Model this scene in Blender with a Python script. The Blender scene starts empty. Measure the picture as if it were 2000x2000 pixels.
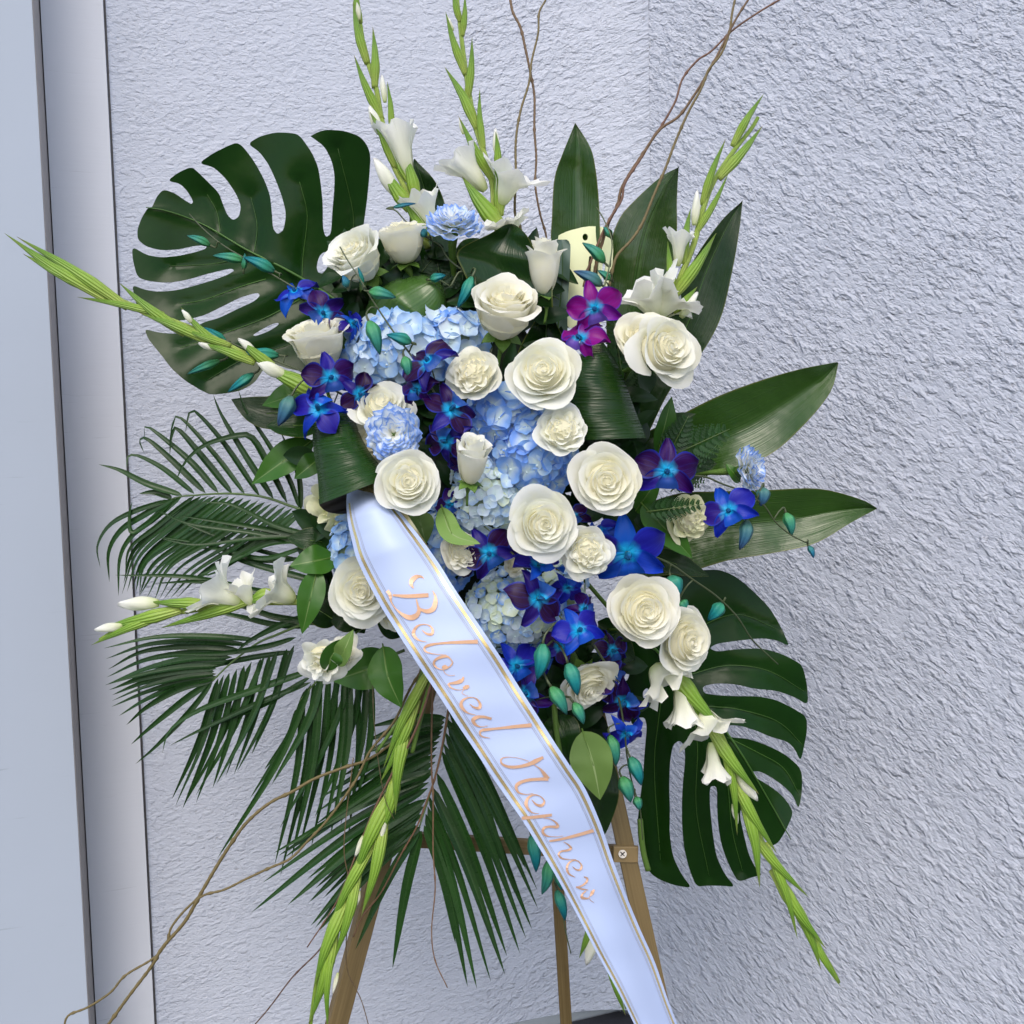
import bpy, bmesh, math, random
import numpy as np
from mathutils import Vector, Matrix
from mathutils.geometry import delaunay_2d_cdt
rad = math.radians
S = bpy.context.scene
COL = S.collection

# ------------------------------------------------------------------ camera
F = 2000.0                       # focal length, in pixels of the 2000 px photograph
CZ = 1.247                       # eye height
T, RO = rad(4.5), rad(1.2)
C0 = np.array([0, 0, CZ])
FWD = np.array([0, math.cos(T), -math.sin(T)])
U0 = np.array([0, math.sin(T), math.cos(T)])
RX = np.array([1.0, 0, 0]) * math.cos(RO) - U0 * math.sin(RO)
UX = U0 * math.cos(RO) + np.array([1.0, 0, 0]) * math.sin(RO)
BK = -FWD
cam = bpy.data.objects.new('camera', bpy.data.cameras.new('camera'))
COL.objects.link(cam)
cam.matrix_world = Matrix(((RX[0], UX[0], BK[0], 0), (RX[1], UX[1], BK[1], 0), (RX[2], UX[2], BK[2], CZ), (0, 0, 0, 1)))
cam.data.sensor_width = 36; cam.data.lens = 36
cam.data.clip_start = 0.02; cam.data.clip_end = 500
S.camera = cam
S.render.resolution_x = S.render.resolution_y = 1024

# ------------------------------------------------------------------ light
SUN_EL, SUN_AZ = 50.0, 187.0     # azimuth clockwise from +Y
w = bpy.data.worlds.new("World"); S.world = w; w.use_nodes = True
nt = w.node_tree
sky = nt.nodes.new('ShaderNodeTexSky'); sky.sky_type = 'NISHITA'; sky.sun_disc = False
sky.sun_elevation = rad(SUN_EL); sky.sun_rotation = rad(SUN_AZ)
sky.air_density = 1.0; sky.dust_density = 3.0; sky.ozone_density = 1.0
nt.links.new(sky.outputs[0], nt.nodes['Background'].inputs[0])
nt.nodes['Background'].inputs[1].default_value = 0.15
sl = bpy.data.lights.new('sun', 'SUN'); sl.energy = 0.55; sl.angle = rad(30); sl.color = (1, 0.96, 0.90)
so = bpy.data.objects.new('sun', sl); COL.objects.link(so)
sd = Vector((math.sin(rad(SUN_AZ)) * math.cos(rad(SUN_EL)), math.cos(rad(SUN_AZ)) * math.cos(rad(SUN_EL)), math.sin(rad(SUN_EL))))
so.rotation_euler = sd.to_track_quat('Z', 'Y').to_euler(); so.location = (1.5, -2, 4)
S.view_settings.view_transform = 'Standard'; S.view_settings.look = 'None'
S.view_settings.gamma = 1; S.view_settings.exposure = 0.78

# ------------------------------------------------------------------ basics
def P(x, y, d):
    return C0 + FWD * d + RX * ((x - 1000) / F * d) - UX * ((y - 1000) / F * d)
def m(px, d): return px * d / F
def V3(x, y, z): return RX * x + UX * y + BK * z          # right, up, toward the viewer
def nrm(a):
    a = np.asarray(a, float); return a / (np.linalg.norm(a) + 1e-12)
def spline(pts, n):
    pts = [np.asarray(p, float) for p in pts]
    if len(pts) == 2:
        return np.array([pts[0] + (pts[1] - pts[0]) * t for t in np.linspace(0, 1, n)])
    q = [2 * pts[0] - pts[1]] + pts + [2 * pts[-1] - pts[-2]]
    L = [0]
    for i in range(len(pts) - 1): L.append(L[-1] + np.linalg.norm(pts[i + 1] - pts[i]) + 1e-9)
    out = []
    for s in np.linspace(0, L[-1], n):
        i = min(max(np.searchsorted(L, s) - 1, 0), len(pts) - 2)
        t = (s - L[i]) / (L[i + 1] - L[i])
        a, b, c, d = q[i], q[i + 1], q[i + 2], q[i + 3]
        out.append(0.5 * ((2 * b) + (-a + c) * t + (2 * a - 5 * b + 4 * c - d) * t * t + (-a + 3 * b - 3 * c + d) * t ** 3))
    return np.array(out)
def grid(nu, nv, off=0, close=False):
    f = []
    for j in range(nv - 1):
        for i in range(nu if close else nu - 1):
            a = j * nu + i; b = j * nu + (i + 1) % nu
            f.append((off + a, off + b, off + b + nu, off + a + nu))
    return f
def mesh(name, v, f, uv=None, mat=None, thick=0, smooth=True):
    me = bpy.data.meshes.new(name)
    me.from_pydata([tuple(p) for p in v], [], f)
    if uv is not None:
        ul = me.uv_layers.new(name='UVMap')
        idx = np.empty(len(me.loops), int); me.loops.foreach_get('vertex_index', idx)
        ul.data.foreach_set('uv', np.asarray(uv, float)[idx].ravel())
    if thick:
        bm = bmesh.new(); bm.from_mesh(me)
        bmesh.ops.solidify(bm, geom=bm.faces[:], thickness=thick); bm.to_mesh(me); bm.free()
    if smooth: me.polygons.foreach_set('use_smooth', [True] * len(me.polygons))
    if thick and smooth: me.set_sharp_from_angle(angle=rad(45))
    if mat: me.materials.append(mat)
    me.update()
    return me
class Thing:
    def __init__(s, name, label, cat, loc, group=None, basis=None, scale=1.0, kind=None):
        o = bpy.data.objects.new(name, None); COL.objects.link(o)
        s.loc = np.asarray(loc, float); s.o = o; o.empty_display_size = 0.02
        M = Matrix.Translation(Vector(s.loc))
        if basis is not None:
            B = Matrix([[basis[0][i], basis[1][i], basis[2][i]] for i in range(3)]).to_4x4()
            M = M @ B
        if scale != 1.0: M = M @ Matrix.Scale(scale, 4)
        o.matrix_world = M
        o['label'] = label; o['category'] = cat
        if group: o['group'] = group
        if kind: o['kind'] = kind
    def part(s, name, v, f, mat, uv=None, thick=0, parent=None, color=None, label=None, smooth=True, kind=None):
        v = np.asarray(v, float) - s.loc
        return s.put(name, mesh(name, v, f, uv, mat, thick, smooth), parent, color, label, kind)
    def put(s, name, me, parent=None, color=None, label=None, kind=None, mat4=None):
        o = bpy.data.objects.new(name, me); COL.objects.link(o); o.parent = parent or s.o
        if color is not None: o.color = (*color, 1)
        if label: o['label'] = label
        if kind: o['kind'] = kind
        if mat4 is not None: o.matrix_local = mat4
        return o
def tube(pts, r, n=10, k=7, cap=True):
    c = spline(pts, n); N = len(c)
    r = np.interp(np.linspace(0, 1, N), np.linspace(0, 1, len(r)), r) if hasattr(r, '__len__') else np.full(N, r)
    t = np.gradient(c, axis=0); up = np.array([0.3, 0.5, 0.81]); v = []; uv = []
    a = nrm(np.cross(t[0], up))
    for i in range(N):
        tt = nrm(t[i]); a = nrm(a - tt * np.dot(a, tt)); b = np.cross(tt, a)
        for j in range(k):
            an = 2 * math.pi * j / k
            v.append(c[i] + (a * math.cos(an) + b * math.sin(an)) * r[i]); uv.append((j / k, i / (N - 1)))
    f = grid(k, N, 0, True)
    if cap: f += [tuple(range(k))[::-1], tuple(range((N - 1) * k, N * k))]
    return np.array(v), f, uv
def spindle(p0, p1, wd, bend=None, n=9, k=8, flat=0.75, prof=None, nh=None):
    """closed bud / bract body from p0 to p1"""
    p0, p1 = np.asarray(p0), np.asarray(p1); L = np.linalg.norm(p1 - p0)
    mid = (p0 + p1) / 2 + (bend if bend is not None else 0)
    c = spline([p0, mid, p1], n); t = np.gradient(c, axis=0); nh = nrm(BK if nh is None else nh)
    v = []; uv = []
    for i in range(n):
        s = i / (n - 1); tt = nrm(t[i]); a = nrm(np.cross(tt, nh)); b = np.cross(a, tt)
        r = wd / 2 * (prof(s) if prof else max(0.03, math.sin(math.pi * (0.06 + 0.94 * s ** 0.75)) ** 0.8 if s < 1 else 0.02))
        for j in range(k):
            an = 2 * math.pi * j / k
            v.append(c[i] + a * math.cos(an) * r + b * math.sin(an) * r * flat); uv.append((j / k, s))
    return np.array(v), grid(k, n, 0, True) + [tuple(range(k))[::-1], tuple(range((n - 1) * k, n * k))], uv
def strap(pts, wf, nh, fold=0.25, ns=16, nu=5, wave=0, bow=0):
    """ribbon-like blade along pts; wf(s) half width; nh normal hint"""
    c = spline(pts, ns); t = np.gradient(c, axis=0); v = []; uv = []
    nh = np.asarray(nh, float)
    for i in range(ns):
        s = i / (ns - 1); tt = nrm(t[i]); n_ = nrm(nh - tt * np.dot(nh, tt)); sd_ = np.cross(tt, n_); h = wf(s)
        for j in range(nu):
            u = -1 + 2 * j / (nu - 1)
            v.append(c[i] + sd_ * h * u + n_ * h * (fold * abs(u) + bow * u * u) + n_ * wave * math.sin(s * 17 + u * 2) * h * abs(u))
            uv.append(((u + 1) / 2, s))
    return np.array(v), grid(nu, ns), uv
lance = lambda W, k=0.75, e=0.85: (lambda s: W * max(0.012, math.sin(math.pi * min(0.9999, max(0.0001, s)) ** k) ** e))

# ------------------------------------------------------------------ materials
def mat_new(name):
    mt = bpy.data.materials.new(name); mt.use_nodes = True
    n = mt.node_tree.nodes; return mt, n, mt.node_tree.links, n['Principled BSDF']
def N(n, typ, **kw):
    x = n.new(typ)
    for k, v in kw.items(): setattr(x, k, v)
    return x
def rgb(c): return (*c, 1)
def ramp(n, l, src, stops, interp='LINEAR'):
    r = n.new('ShaderNodeValToRGB'); r.color_ramp.interpolation = interp
    e = r.color_ramp.elements
    e[0].position, e[0].color = stops[0][0], rgb(stops[0][1]); e[1].position, e[1].color = stops[-1][0], rgb(stops[-1][1])
    for p, c in stops[1:-1]:
        q = e.new(p); q.color = rgb(c)
    l.new(src, r.inputs[0]); return r
def uvxy(n, l):
    tc = n.new('ShaderNodeTexCoord'); sp = n.new('ShaderNodeSeparateXYZ'); l.new(tc.outputs['UV'], sp.inputs[0]); return tc, sp
def noise(n, l, vec, scale, detail=2, rough=0.5):
    x = n.new('ShaderNodeTexNoise'); x.inputs['Scale'].default_value = scale; x.inputs['Detail'].default_value = detail
    x.inputs['Roughness'].default_value = rough
    if vec is not None: l.new(vec, x.inputs['Vector'])
    return x
def mixc(n, l, fac, a, b, mode='MIX'):
    x = n.new('ShaderNodeMix'); x.data_type = 'RGBA'; x.blend_type = mode
    for s_, v in ((0, fac), (6, a), (7, b)):
        if hasattr(v, 'is_linked') or hasattr(v, 'links'): l.new(v, x.inputs[s_])
        elif s_ == 0: x.inputs[0].default_value = v
        else: x.inputs[s_].default_value = rgb(v)
    return x.outputs[2]
def bump(n, l, b, h, strength, dist):
    x = n.new('ShaderNodeBump'); x.inputs['Strength'].default_value = strength; x.inputs['Distance'].default_value = dist
    l.new(h, x.inputs['Height']); l.new(x.outputs[0], b.inputs['Normal']); return x
def math_(n, l, op, a, b=None):
    x = n.new('ShaderNodeMath'); x.operation = op
    for i, v in enumerate((a, b)):
        if v is None: continue
        if isinstance(v, (int, float)): x.inputs[i].default_value = v
        else: l.new(v, x.inputs[i])
    return x.outputs[0]
def translucent(mt, n, l, b, col, fac):
    t = n.new('ShaderNodeBsdfTranslucent'); mx = n.new('ShaderNodeMixShader'); mx.inputs[0].default_value = fac
    if hasattr(col, 'links'): l.new(col, t.inputs[0])
    else: t.inputs[0].default_value = rgb(col)
    l.new(b.outputs[0], mx.inputs[1]); l.new(t.outputs[0], mx.inputs[2])
    l.new(mx.outputs[0], n['Material Output'].inputs[0])

def leaf_mat(name, col, col2, rough=0.28, stripes=26, bstr=0.35, edge=None, vein=None, spec=0.5, transl=0.04):
    mt, n, l, b = mat_new(name); tc, sp = uvxy(n, l)
    oi = n.new('ShaderNodeObjectInfo')
    ns = noise(n, l, tc.outputs['Object'], 18, 4)
    c = mixc(n, l, ns.outputs[0], col, col2)
    hv = n.new('ShaderNodeHueSaturation'); l.new(c, hv.inputs['Color'])
    l.new(math_(n, l, 'ADD', math_(n, l, 'MULTIPLY', oi.outputs['Random'], 0.5), 0.78), hv.inputs['Value']); c = hv.outputs[0]
    sm = n.new('ShaderNodeMapping'); sm.inputs['Scale'].default_value = (stripes * 2.2, 1.2, 1); l.new(tc.outputs['UV'], sm.inputs[0])
    st = math_(n, l, 'MULTIPLY', noise(n, l, sm.outputs[0], 1.0 if stripes else 0.01, 2).outputs[0], 2.0)
    if vein:
        a = math_(n, l, 'ABSOLUTE', math_(n, l, 'SUBTRACT', sp.outputs[0], 0.5))
        r = ramp(n, l, a, [(0, (1, 1, 1)), (0.012, (1, 1, 1)), (0.03, (0, 0, 0))])
        c = mixc(n, l, r.outputs[0], c, vein)
    if edge:
        a = math_(n, l, 'ABSOLUTE', math_(n, l, 'SUBTRACT', sp.outputs[0], 0.5))
        r = ramp(n, l, a, [(0, (0, 0, 0)), (0.475, (0, 0, 0)), (0.497, (1, 1, 1))])
        c = mixc(n, l, r.outputs[0], c, edge)
    l.new(c, b.inputs['Base Color'])
    rn = noise(n, l, tc.outputs['Object'], 60, 3)
    l.new(math_(n, l, 'ADD', math_(n, l, 'MULTIPLY', rn.outputs[0], 0.16), rough - 0.08), b.inputs['Roughness'])
    b.inputs['Specular IOR Level'].default_value = spec
    hgt = math_(n, l, 'ADD', math_(n, l, 'MULTIPLY', st, 0.6), math_(n, l, 'MULTIPLY', math_(n, l, 'ADD', noise(n, l, tc.outputs['Object'], 30, 2).outputs[0], math_(n, l, 'MULTIPLY', noise(n, l, tc.outputs['Object'], 9, 1).outputs[0], 2.5)), 3.5))
    bump(n, l, b, hgt, bstr, 0.0006)
    if transl: translucent(mt, n, l, b, c, transl)
    return mt
G_dark = leaf_mat('leaf_dark', (0.005, 0.022, 0.003), (0.011, 0.040, 0.004), 0.18, 22, 0.8, edge=(0.08, 0.10, 0.02), spec=0.3)
G_mon = leaf_mat('leaf_monstera', (0.0035, 0.020, 0.003), (0.009, 0.036, 0.004), 0.20, 0, 0.42, spec=0.14)
G_mid = leaf_mat('leaf_mid', (0.022, 0.085, 0.008), (0.042, 0.125, 0.014), 0.34, 0, 0.7, vein=(0.12, 0.2, 0.06), spec=0.28)
G_aspid = leaf_mat('leaf_aspidistra', (0.014, 0.048, 0.004), (0.030, 0.085, 0.007), 0.20, 26, 1.0, edge=(0.10, 0.12, 0.03), vein=(0.03, 0.08, 0.012), spec=0.5)
G_olive = leaf_mat('leaf_underside', (0.11, 0.20, 0.04), (0.14, 0.24, 0.06), 0.55, 0, 0.6, vein=(0.22, 0.3, 0.12), spec=0.25)
G_palm = leaf_mat('leaf_palm', (0.007, 0.030, 0.006), (0.018, 0.058, 0.010), 0.28, 3, 0.4, vein=(0.03, 0.08, 0.02), spec=0.26)
G_rach = leaf_mat('leaf_rachis', (0.06, 0.12, 0.03), (0.10, 0.16, 0.04), 0.4, 0, 0.3)
G_fern = leaf_mat('leaf_fern', (0.010, 0.042, 0.010), (0.020, 0.062, 0.014), 0.4, 0, 0.3, spec=0.25)
G_vein = leaf_mat('leaf_vein', (0.030, 0.085, 0.012), (0.045, 0.11, 0.018), 0.35, 0, 0.2, spec=0.3)
G_stem = leaf_mat('green_stem', (0.07, 0.15, 0.02), (0.12, 0.21, 0.04), 0.45, 0, 0.3, spec=0.3)
G_orst = leaf_mat('orchid_stem', (0.04, 0.06, 0.02), (0.07, 0.09, 0.04), 0.45, 0, 0.3)
G_fill = leaf_mat('leaf_filler', (0.005, 0.020, 0.004), (0.012, 0.040, 0.008), 0.35, 0, 0.4, spec=0.22)

def glad_mat():
    mt, n, l, b = mat_new('gladiolus_bract'); tc, sp = uvxy(n, l); oi = n.new('ShaderNodeObjectInfo')
    ns = noise(n, l, tc.outputs['Object'], 40, 3)
    r = ramp(n, l, math_(n, l, 'ADD', sp.outputs[1], math_(n, l, 'MULTIPLY', math_(n, l, 'SUBTRACT', ns.outputs[0], 0.5), 0.3)),
             [(0, (0.36, 0.46, 0.08)), (0.35, (0.21, 0.37, 0.025)), (0.75, (0.11, 0.26, 0.012)), (0.93, (0.17, 0.28, 0.03)), (1, (0.28, 0.24, 0.10))])
    st = math_(n, l, 'SINE', math_(n, l, 'MULTIPLY', sp.outputs[0], 75))
    c = mixc(n, l, math_(n, l, 'MULTIPLY', math_(n, l, 'ADD', st, 1), 0.12), r.outputs[0], (0.3, 0.42, 0.12))
    l.new(c, b.inputs['Base Color']); b.inputs['Roughness'].default_value = 0.42
    bump(n, l, b, math_(n, l, 'ADD', st, math_(n, l, 'MULTIPLY', ns.outputs[0], 2)), 0.6, 0.0007); translucent(mt, n, l, b, c, 0.12); return mt
M_glad = glad_mat()
def petal_mat(name, stops, rough=0.5, tr=0.25, edge_noise=0.0, wrinkle=0.5, colvar=0.06):
    mt, n, l, b = mat_new(name); tc, sp = uvxy(n, l)
    ns = noise(n, l, tc.outputs['Object'], 3.5, 3)
    v = math_(n, l, 'ADD', sp.outputs[1], math_(n, l, 'MULTIPLY', math_(n, l, 'SUBTRACT', ns.outputs[0], 0.5), edge_noise)) if edge_noise else sp.outputs[1]
    r = ramp(n, l, v, stops); oi_ = n.new('ShaderNodeObjectInfo'); cc = mixc(n, l, 1.0, r.outputs[0], oi_.outputs['Color'], 'MULTIPLY'); vr_ = noise(n, l, tc.outputs['Object'], 1.6, 3); cc = mixc(n, l, ramp(n, l, vr_.outputs[0], [(0.45, (0, 0, 0)), (0.75, (0.7, 0.7, 0.7))]).outputs[0], cc, (0.97, 0.95, 0.80), 'MULTIPLY'); l.new(cc, b.inputs['Base Color']); b.inputs['Roughness'].default_value = rough
    b.inputs['Specular IOR Level'].default_value = 0.3
    vm = n.new('ShaderNodeMapping'); vm.inputs['Scale'].default_value = (26, 1.4, 1); l.new(tc.outputs['UV'], vm.inputs[0])
    bn = noise(n, l, vm.outputs[0], 1.0, 3)
    bump(n, l, b, bn.outputs[0], wrinkle, 0.0008)
    if tr: translucent(mt, n, l, b, cc, tr)
    return mt
M_rose = petal_mat('rose_petal', [(0, (0.90, 0.88, 0.60)), (0.4, (0.92, 0.89, 0.66)), (0.8, (0.93, 0.91, 0.76)), (1, (0.93, 0.93, 0.86))], tr=0.45, wrinkle=0.2)
M_roseo = petal_mat('rose_outer_petal', [(0, (0.82, 0.86, 0.62)), (0.3, (0.91, 0.90, 0.76)), (0.7, (0.92, 0.92, 0.84)), (1, (0.93, 0.94, 0.91))], tr=0.42, wrinkle=0.2)
M_white = petal_mat('white_petal', [(0, (0.60, 0.68, 0.30)), (0.3, (0.82, 0.84, 0.66)), (1, (0.90, 0.91, 0.88))], tr=0.35)
M_cream = petal_mat('pale_green_petal', [(0, (0.45, 0.6, 0.2)), (0.5, (0.72, 0.76, 0.42)), (1, (0.80, 0.80, 0.58))], tr=0.3)
M_carn = petal_mat('carnation_petal', [(0, (0.88, 0.88, 0.74)), (0.66, (0.88, 0.90, 0.89)), (0.86, (0.74, 0.83, 0.93)), (0.97, (0.30, 0.47, 0.88)), (1.0, (0.20, 0.36, 0.82))], edge_noise=0.5, tr=0.35)
def orchid_mat():
    mt, n, l, b = mat_new('orchid_petal'); tc, sp = uvxy(n, l); oi = n.new('ShaderNodeObjectInfo')
    ns = noise(n, l, tc.outputs['Object'], 2.2, 3)
    v = math_(n, l, 'ADD', sp.outputs[1], math_(n, l, 'MULTIPLY', math_(n, l, 'SUBTRACT', ns.outputs[0], 0.5), 0.35))
    f1 = ramp(n, l, v, [(0.04, (0, 0, 0)), (0.30, (1, 1, 1))])
    c = mixc(n, l, f1.outputs[0], (0.008, 0.36, 0.66), oi.outputs['Color'])
    a = math_(n, l, 'ABSOLUTE', math_(n, l, 'SUBTRACT', sp.outputs[0], 0.5))
    f2 = ramp(n, l, a, [(0.40, (0, 0, 0)), (0.5, (0.6, 0.6, 0.6))])
    c = mixc(n, l, f2.outputs[0], c, (0.01, 0.05, 0.50))
    vm = n.new('ShaderNodeMapping'); vm.inputs['Scale'].default_value = (22, 0.8, 1); l.new(tc.outputs['UV'], vm.inputs[0])
    sn = noise(n, l, vm.outputs[0], 1.0, 2)
    c = mixc(n, l, math_(n, l, 'MULTIPLY', ramp(n, l, sn.outputs[0], [(0.52, (0, 0, 0)), (0.7, (1, 1, 1))]).outputs[0], 0.22), c, (0.02, 0.06, 0.5))
    l.new(c, b.inputs['Base Color']); b.inputs['Roughness'].default_value = 0.42; b.inputs['Specular IOR Level'].default_value = 0.22; bump(n, l, b, sn.outputs[0], 0.4, 0.0006)
    translucent(mt, n, l, b, c, 0.08); return mt
M_orch = orchid_mat()
def bud_mat():
    mt, n, l, b = mat_new('orchid_bud'); tc, sp = uvxy(n, l); oi = n.new('ShaderNodeObjectInfo')
    r = ramp(n, l, sp.outputs[1], [(0, (0.10, 0.30, 0.05)), (0.25, (0.06, 0.34, 0.12)), (0.6, (0.006, 0.22, 0.26)), (1, (0.004, 0.07, 0.20))])
    c = mixc(n, l, 0.45, r.outputs[0], oi.outputs['Color'], 'MIX')
    st = math_(n, l, 'SINE', math_(n, l, 'MULTIPLY', sp.outputs[0], 31))
    bn_ = noise(n, l, tc.outputs['Object'], 160, 3); c = mixc(n, l, math_(n, l, 'MULTIPLY', bn_.outputs[0], 0.45), c, (0.02, 0.12, 0.10)); l.new(c, b.inputs['Base Color']); b.inputs['Roughness'].default_value = 0.5; b.inputs['Specular IOR Level'].default_value = 0.3; bump(n, l, b, st, 0.8, 0.0009)
    translucent(mt, n, l, b, c, 0.1); return mt
M_bud = bud_mat()
def hyd_mat():
    mt, n, l, b = mat_new('hydrangea_petal'); tc, sp = uvxy(n, l); oi = n.new('ShaderNodeObjectInfo')
    ns = noise(n, l, tc.outputs['Object'], 1.3, 2)
    v = math_(n, l, 'ADD', sp.outputs[1], math_(n, l, 'MULTIPLY', math_(n, l, 'SUBTRACT', ns.outputs[0], 0.5), 0.8))
    r = ramp(n, l, v, [(0.1, (0, 0, 0)), (0.75, (1, 1, 1))])
    c = mixc(n, l, math_(n, l, 'MULTIPLY', r.outputs[0], 0.9), (0.70, 0.84, 0.86), oi.outputs['Color'])
    l.new(c, b.inputs['Base Color']); b.inputs['Roughness'].default_value = 0.5
    vm = n.new('ShaderNodeMapping'); vm.inputs['Scale'].default_value = (20, 1, 1); l.new(tc.outputs['UV'], vm.inputs[0])
    bump(n, l, b, noise(n, l, vm.outputs[0], 1.0, 2).outputs[0], 0.35, 0.0005)
    translucent(mt, n, l, b, c, 0.25); return mt
M_hyd = hyd_mat()
def plain(name, c, rough=0.5, metal=0, bs=0, sc=50, c2=None):
    mt, n, l, b = mat_new(name); tc = n.new('ShaderNodeTexCoord')
    ns = noise(n, l, tc.outputs['Object'], sc, 4)
    l.new(mixc(n, l, ns.outputs[0], c, c2 or tuple(x * 0.8 for x in c)), b.inputs['Base Color'])
    b.inputs['Roughness'].default_value = rough; b.inputs['Metallic'].default_value = metal
    if bs: bump(n, l, b, ns.outputs[0], bs, 0.001)
    return mt
M_core = plain('hydrangea_core', (0.42, 0.5, 0.28), 0.7)
M_foam = plain('floral_foam', (0.006, 0.016, 0.006), 0.95, 0, 0.6, 300)
M_plate = plain('cream_plastic', (0.70, 0.74, 0.42), 0.38, 0, 0.1, 30, (0.74, 0.78, 0.48))
M_gold = plain('gold_foil', (0.80, 0.68, 0.40), 0.26, 0.8, 0.1, 200, (0.72, 0.55, 0.24))
M_rgold = plain('rose_gold_foil', (0.80, 0.50, 0.33), 0.35, 0.5, 0.1, 200, (0.72, 0.42, 0.26))
M_line = plain('foil_hairline', (0.32, 0.30, 0.30), 0.4, 0.3)
M_screw = plain('screw_metal', (0.42, 0.40, 0.36), 0.35, 0.9)
M_dark = plain('recess_shade', (0.012, 0.012, 0.012), 0.8)  # near-black colour painted in for the shade inside recesses
def willow_mat():
    mt, n, l, b = mat_new('willow_bark'); tc = n.new('ShaderNodeTexCoord'); oi = n.new('ShaderNodeObjectInfo')
    ns = noise(n, l, tc.outputs['Object'], 60, 4)
    c = mixc(n, l, ns.outputs[0], (0.075, 0.040, 0.018), (0.20, 0.13, 0.06))
    c = mixc(n, l, 0.5, c, oi.outputs['Color'])
    l.new(c, b.inputs['Base Color']); b.inputs['Roughness'].default_value = 0.6; bump(n, l, b, ns.outputs[0], 0.8, 0.0015); return mt
M_willow = willow_mat()
def wood_mat(name, ca, cb):
    mt, n, l, b = mat_new(name); tc, sp = uvxy(n, l)
    vm = n.new('ShaderNodeMapping'); vm.inputs['Scale'].default_value = (14, 1.2, 1); l.new(tc.outputs['UV'], vm.inputs[0])
    ns = noise(n, l, vm.outputs[0], 1.6, 6, 0.6); n2 = noise(n, l, tc.outputs['Object'], 9, 2)
    c = mixc(n, l, ramp(n, l, ns.outputs[0], [(0.35, (0, 0, 0)), (0.65, (1, 1, 1))]).outputs[0], ca, cb)
    c = mixc(n, l, math_(n, l, 'MULTIPLY', n2.outputs[0], 0.4), c, tuple(x * 0.6 for x in ca))
    l.new(c, b.inputs['Base Color']); b.inputs['Roughness'].default_value = 0.6; bump(n, l, b, ns.outputs[0], 0.4, 0.001); return mt
M_wood = wood_mat('easel_wood', (0.135, 0.090, 0.030), (0.22, 0.155, 0.06))
def stucco_mat(name='stucco', sc=115, dist=0.0042, D=(1, 0, 0), rot=0, st=1.3):
    mt, n, l, b = mat_new(name); tc = n.new('ShaderNodeTexCoord')
    dp = n.new('ShaderNodeVectorMath'); dp.operation = 'DOT_PRODUCT'; dp.inputs[1].default_value = D; l.new(tc.outputs['Object'], dp.inputs[0])
    sz = n.new('ShaderNodeSeparateXYZ'); l.new(tc.outputs['Object'], sz.inputs[0]); cb = n.new('ShaderNodeCombineXYZ'); l.new(dp.outputs['Value'], cb.inputs[0]); l.new(sz.outputs[2], cb.inputs[1])
    m0 = n.new('ShaderNodeMapping'); m0.inputs['Rotation'].default_value = (0, 0, rot); l.new(cb.outputs[0], m0.inputs[0])
    mp = n.new('ShaderNodeMapping'); mp.inputs['Scale'].default_value = (1, st, 1); l.new(m0.outputs[0], mp.inputs[0])
    wn = noise(n, l, mp.outputs[0], 55, 2)
    ad = n.new('ShaderNodeVectorMath'); ad.operation = 'MULTIPLY_ADD'; ad.inputs[1].default_value = (0.012,) * 3
    l.new(wn.outputs['Color'], ad.inputs[0]); l.new(mp.outputs[0], ad.inputs[2])
    a = noise(n, l, ad.outputs[0], sc, 3, 0.55); f = noise(n, l, ad.outputs[0], 420, 2)
    big = noise(n, l, mp.outputs[0], 9, 3)
    r = ramp(n, l, a.outputs[0], [(0.30, (0, 0, 0)), (0.47, (0.62,) * 3), (0.62, (0.9,) * 3), (0.8, (1, 1, 1))])
    a2 = noise(n, l, ad.outputs[0], sc * 0.42, 2, 0.5); msk = noise(n, l, mp.outputs[0], 6.5, 3)
    r2 = ramp(n, l, a2.outputs[0], [(0.50, (0, 0, 0)), (0.66, (1, 1, 1))])
    h = math_(n, l, 'MULTIPLY', r.outputs[0], math_(n, l, 'ADD', math_(n, l, 'MULTIPLY', msk.outputs[0], 1.7), 0.0))
    h = math_(n, l, 'ADD', h, math_(n, l, 'MULTIPLY', r2.outputs[0], 0.8))
    h = math_(n, l, 'ADD', h, math_(n, l, 'MULTIPLY', f.outputs[0], 0.14))
    h = math_(n, l, 'ADD', h, math_(n, l, 'MULTIPLY', big.outputs[0], 0.8))
    lf = noise(n, l, mp.outputs[0], 1.7, 4, 0.6)
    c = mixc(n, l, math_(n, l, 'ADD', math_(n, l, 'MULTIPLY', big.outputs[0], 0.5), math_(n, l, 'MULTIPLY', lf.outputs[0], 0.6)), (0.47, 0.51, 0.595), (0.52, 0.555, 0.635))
    c = mixc(n, l, ramp(n, l, a.outputs[0], [(0.26, (1, 1, 1)), (0.36, (0, 0, 0))]).outputs[0], c, (0.36, 0.375, 0.42))  # low pits also darkened in the colour, painted-in recess shade
    l.new(c, b.inputs['Base Color']); b.inputs['Roughness'].default_value = 0.85; b.inputs['Specular IOR Level'].default_value = 0.2
    bump(n, l, b, h, 1.0, dist); return mt

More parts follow.
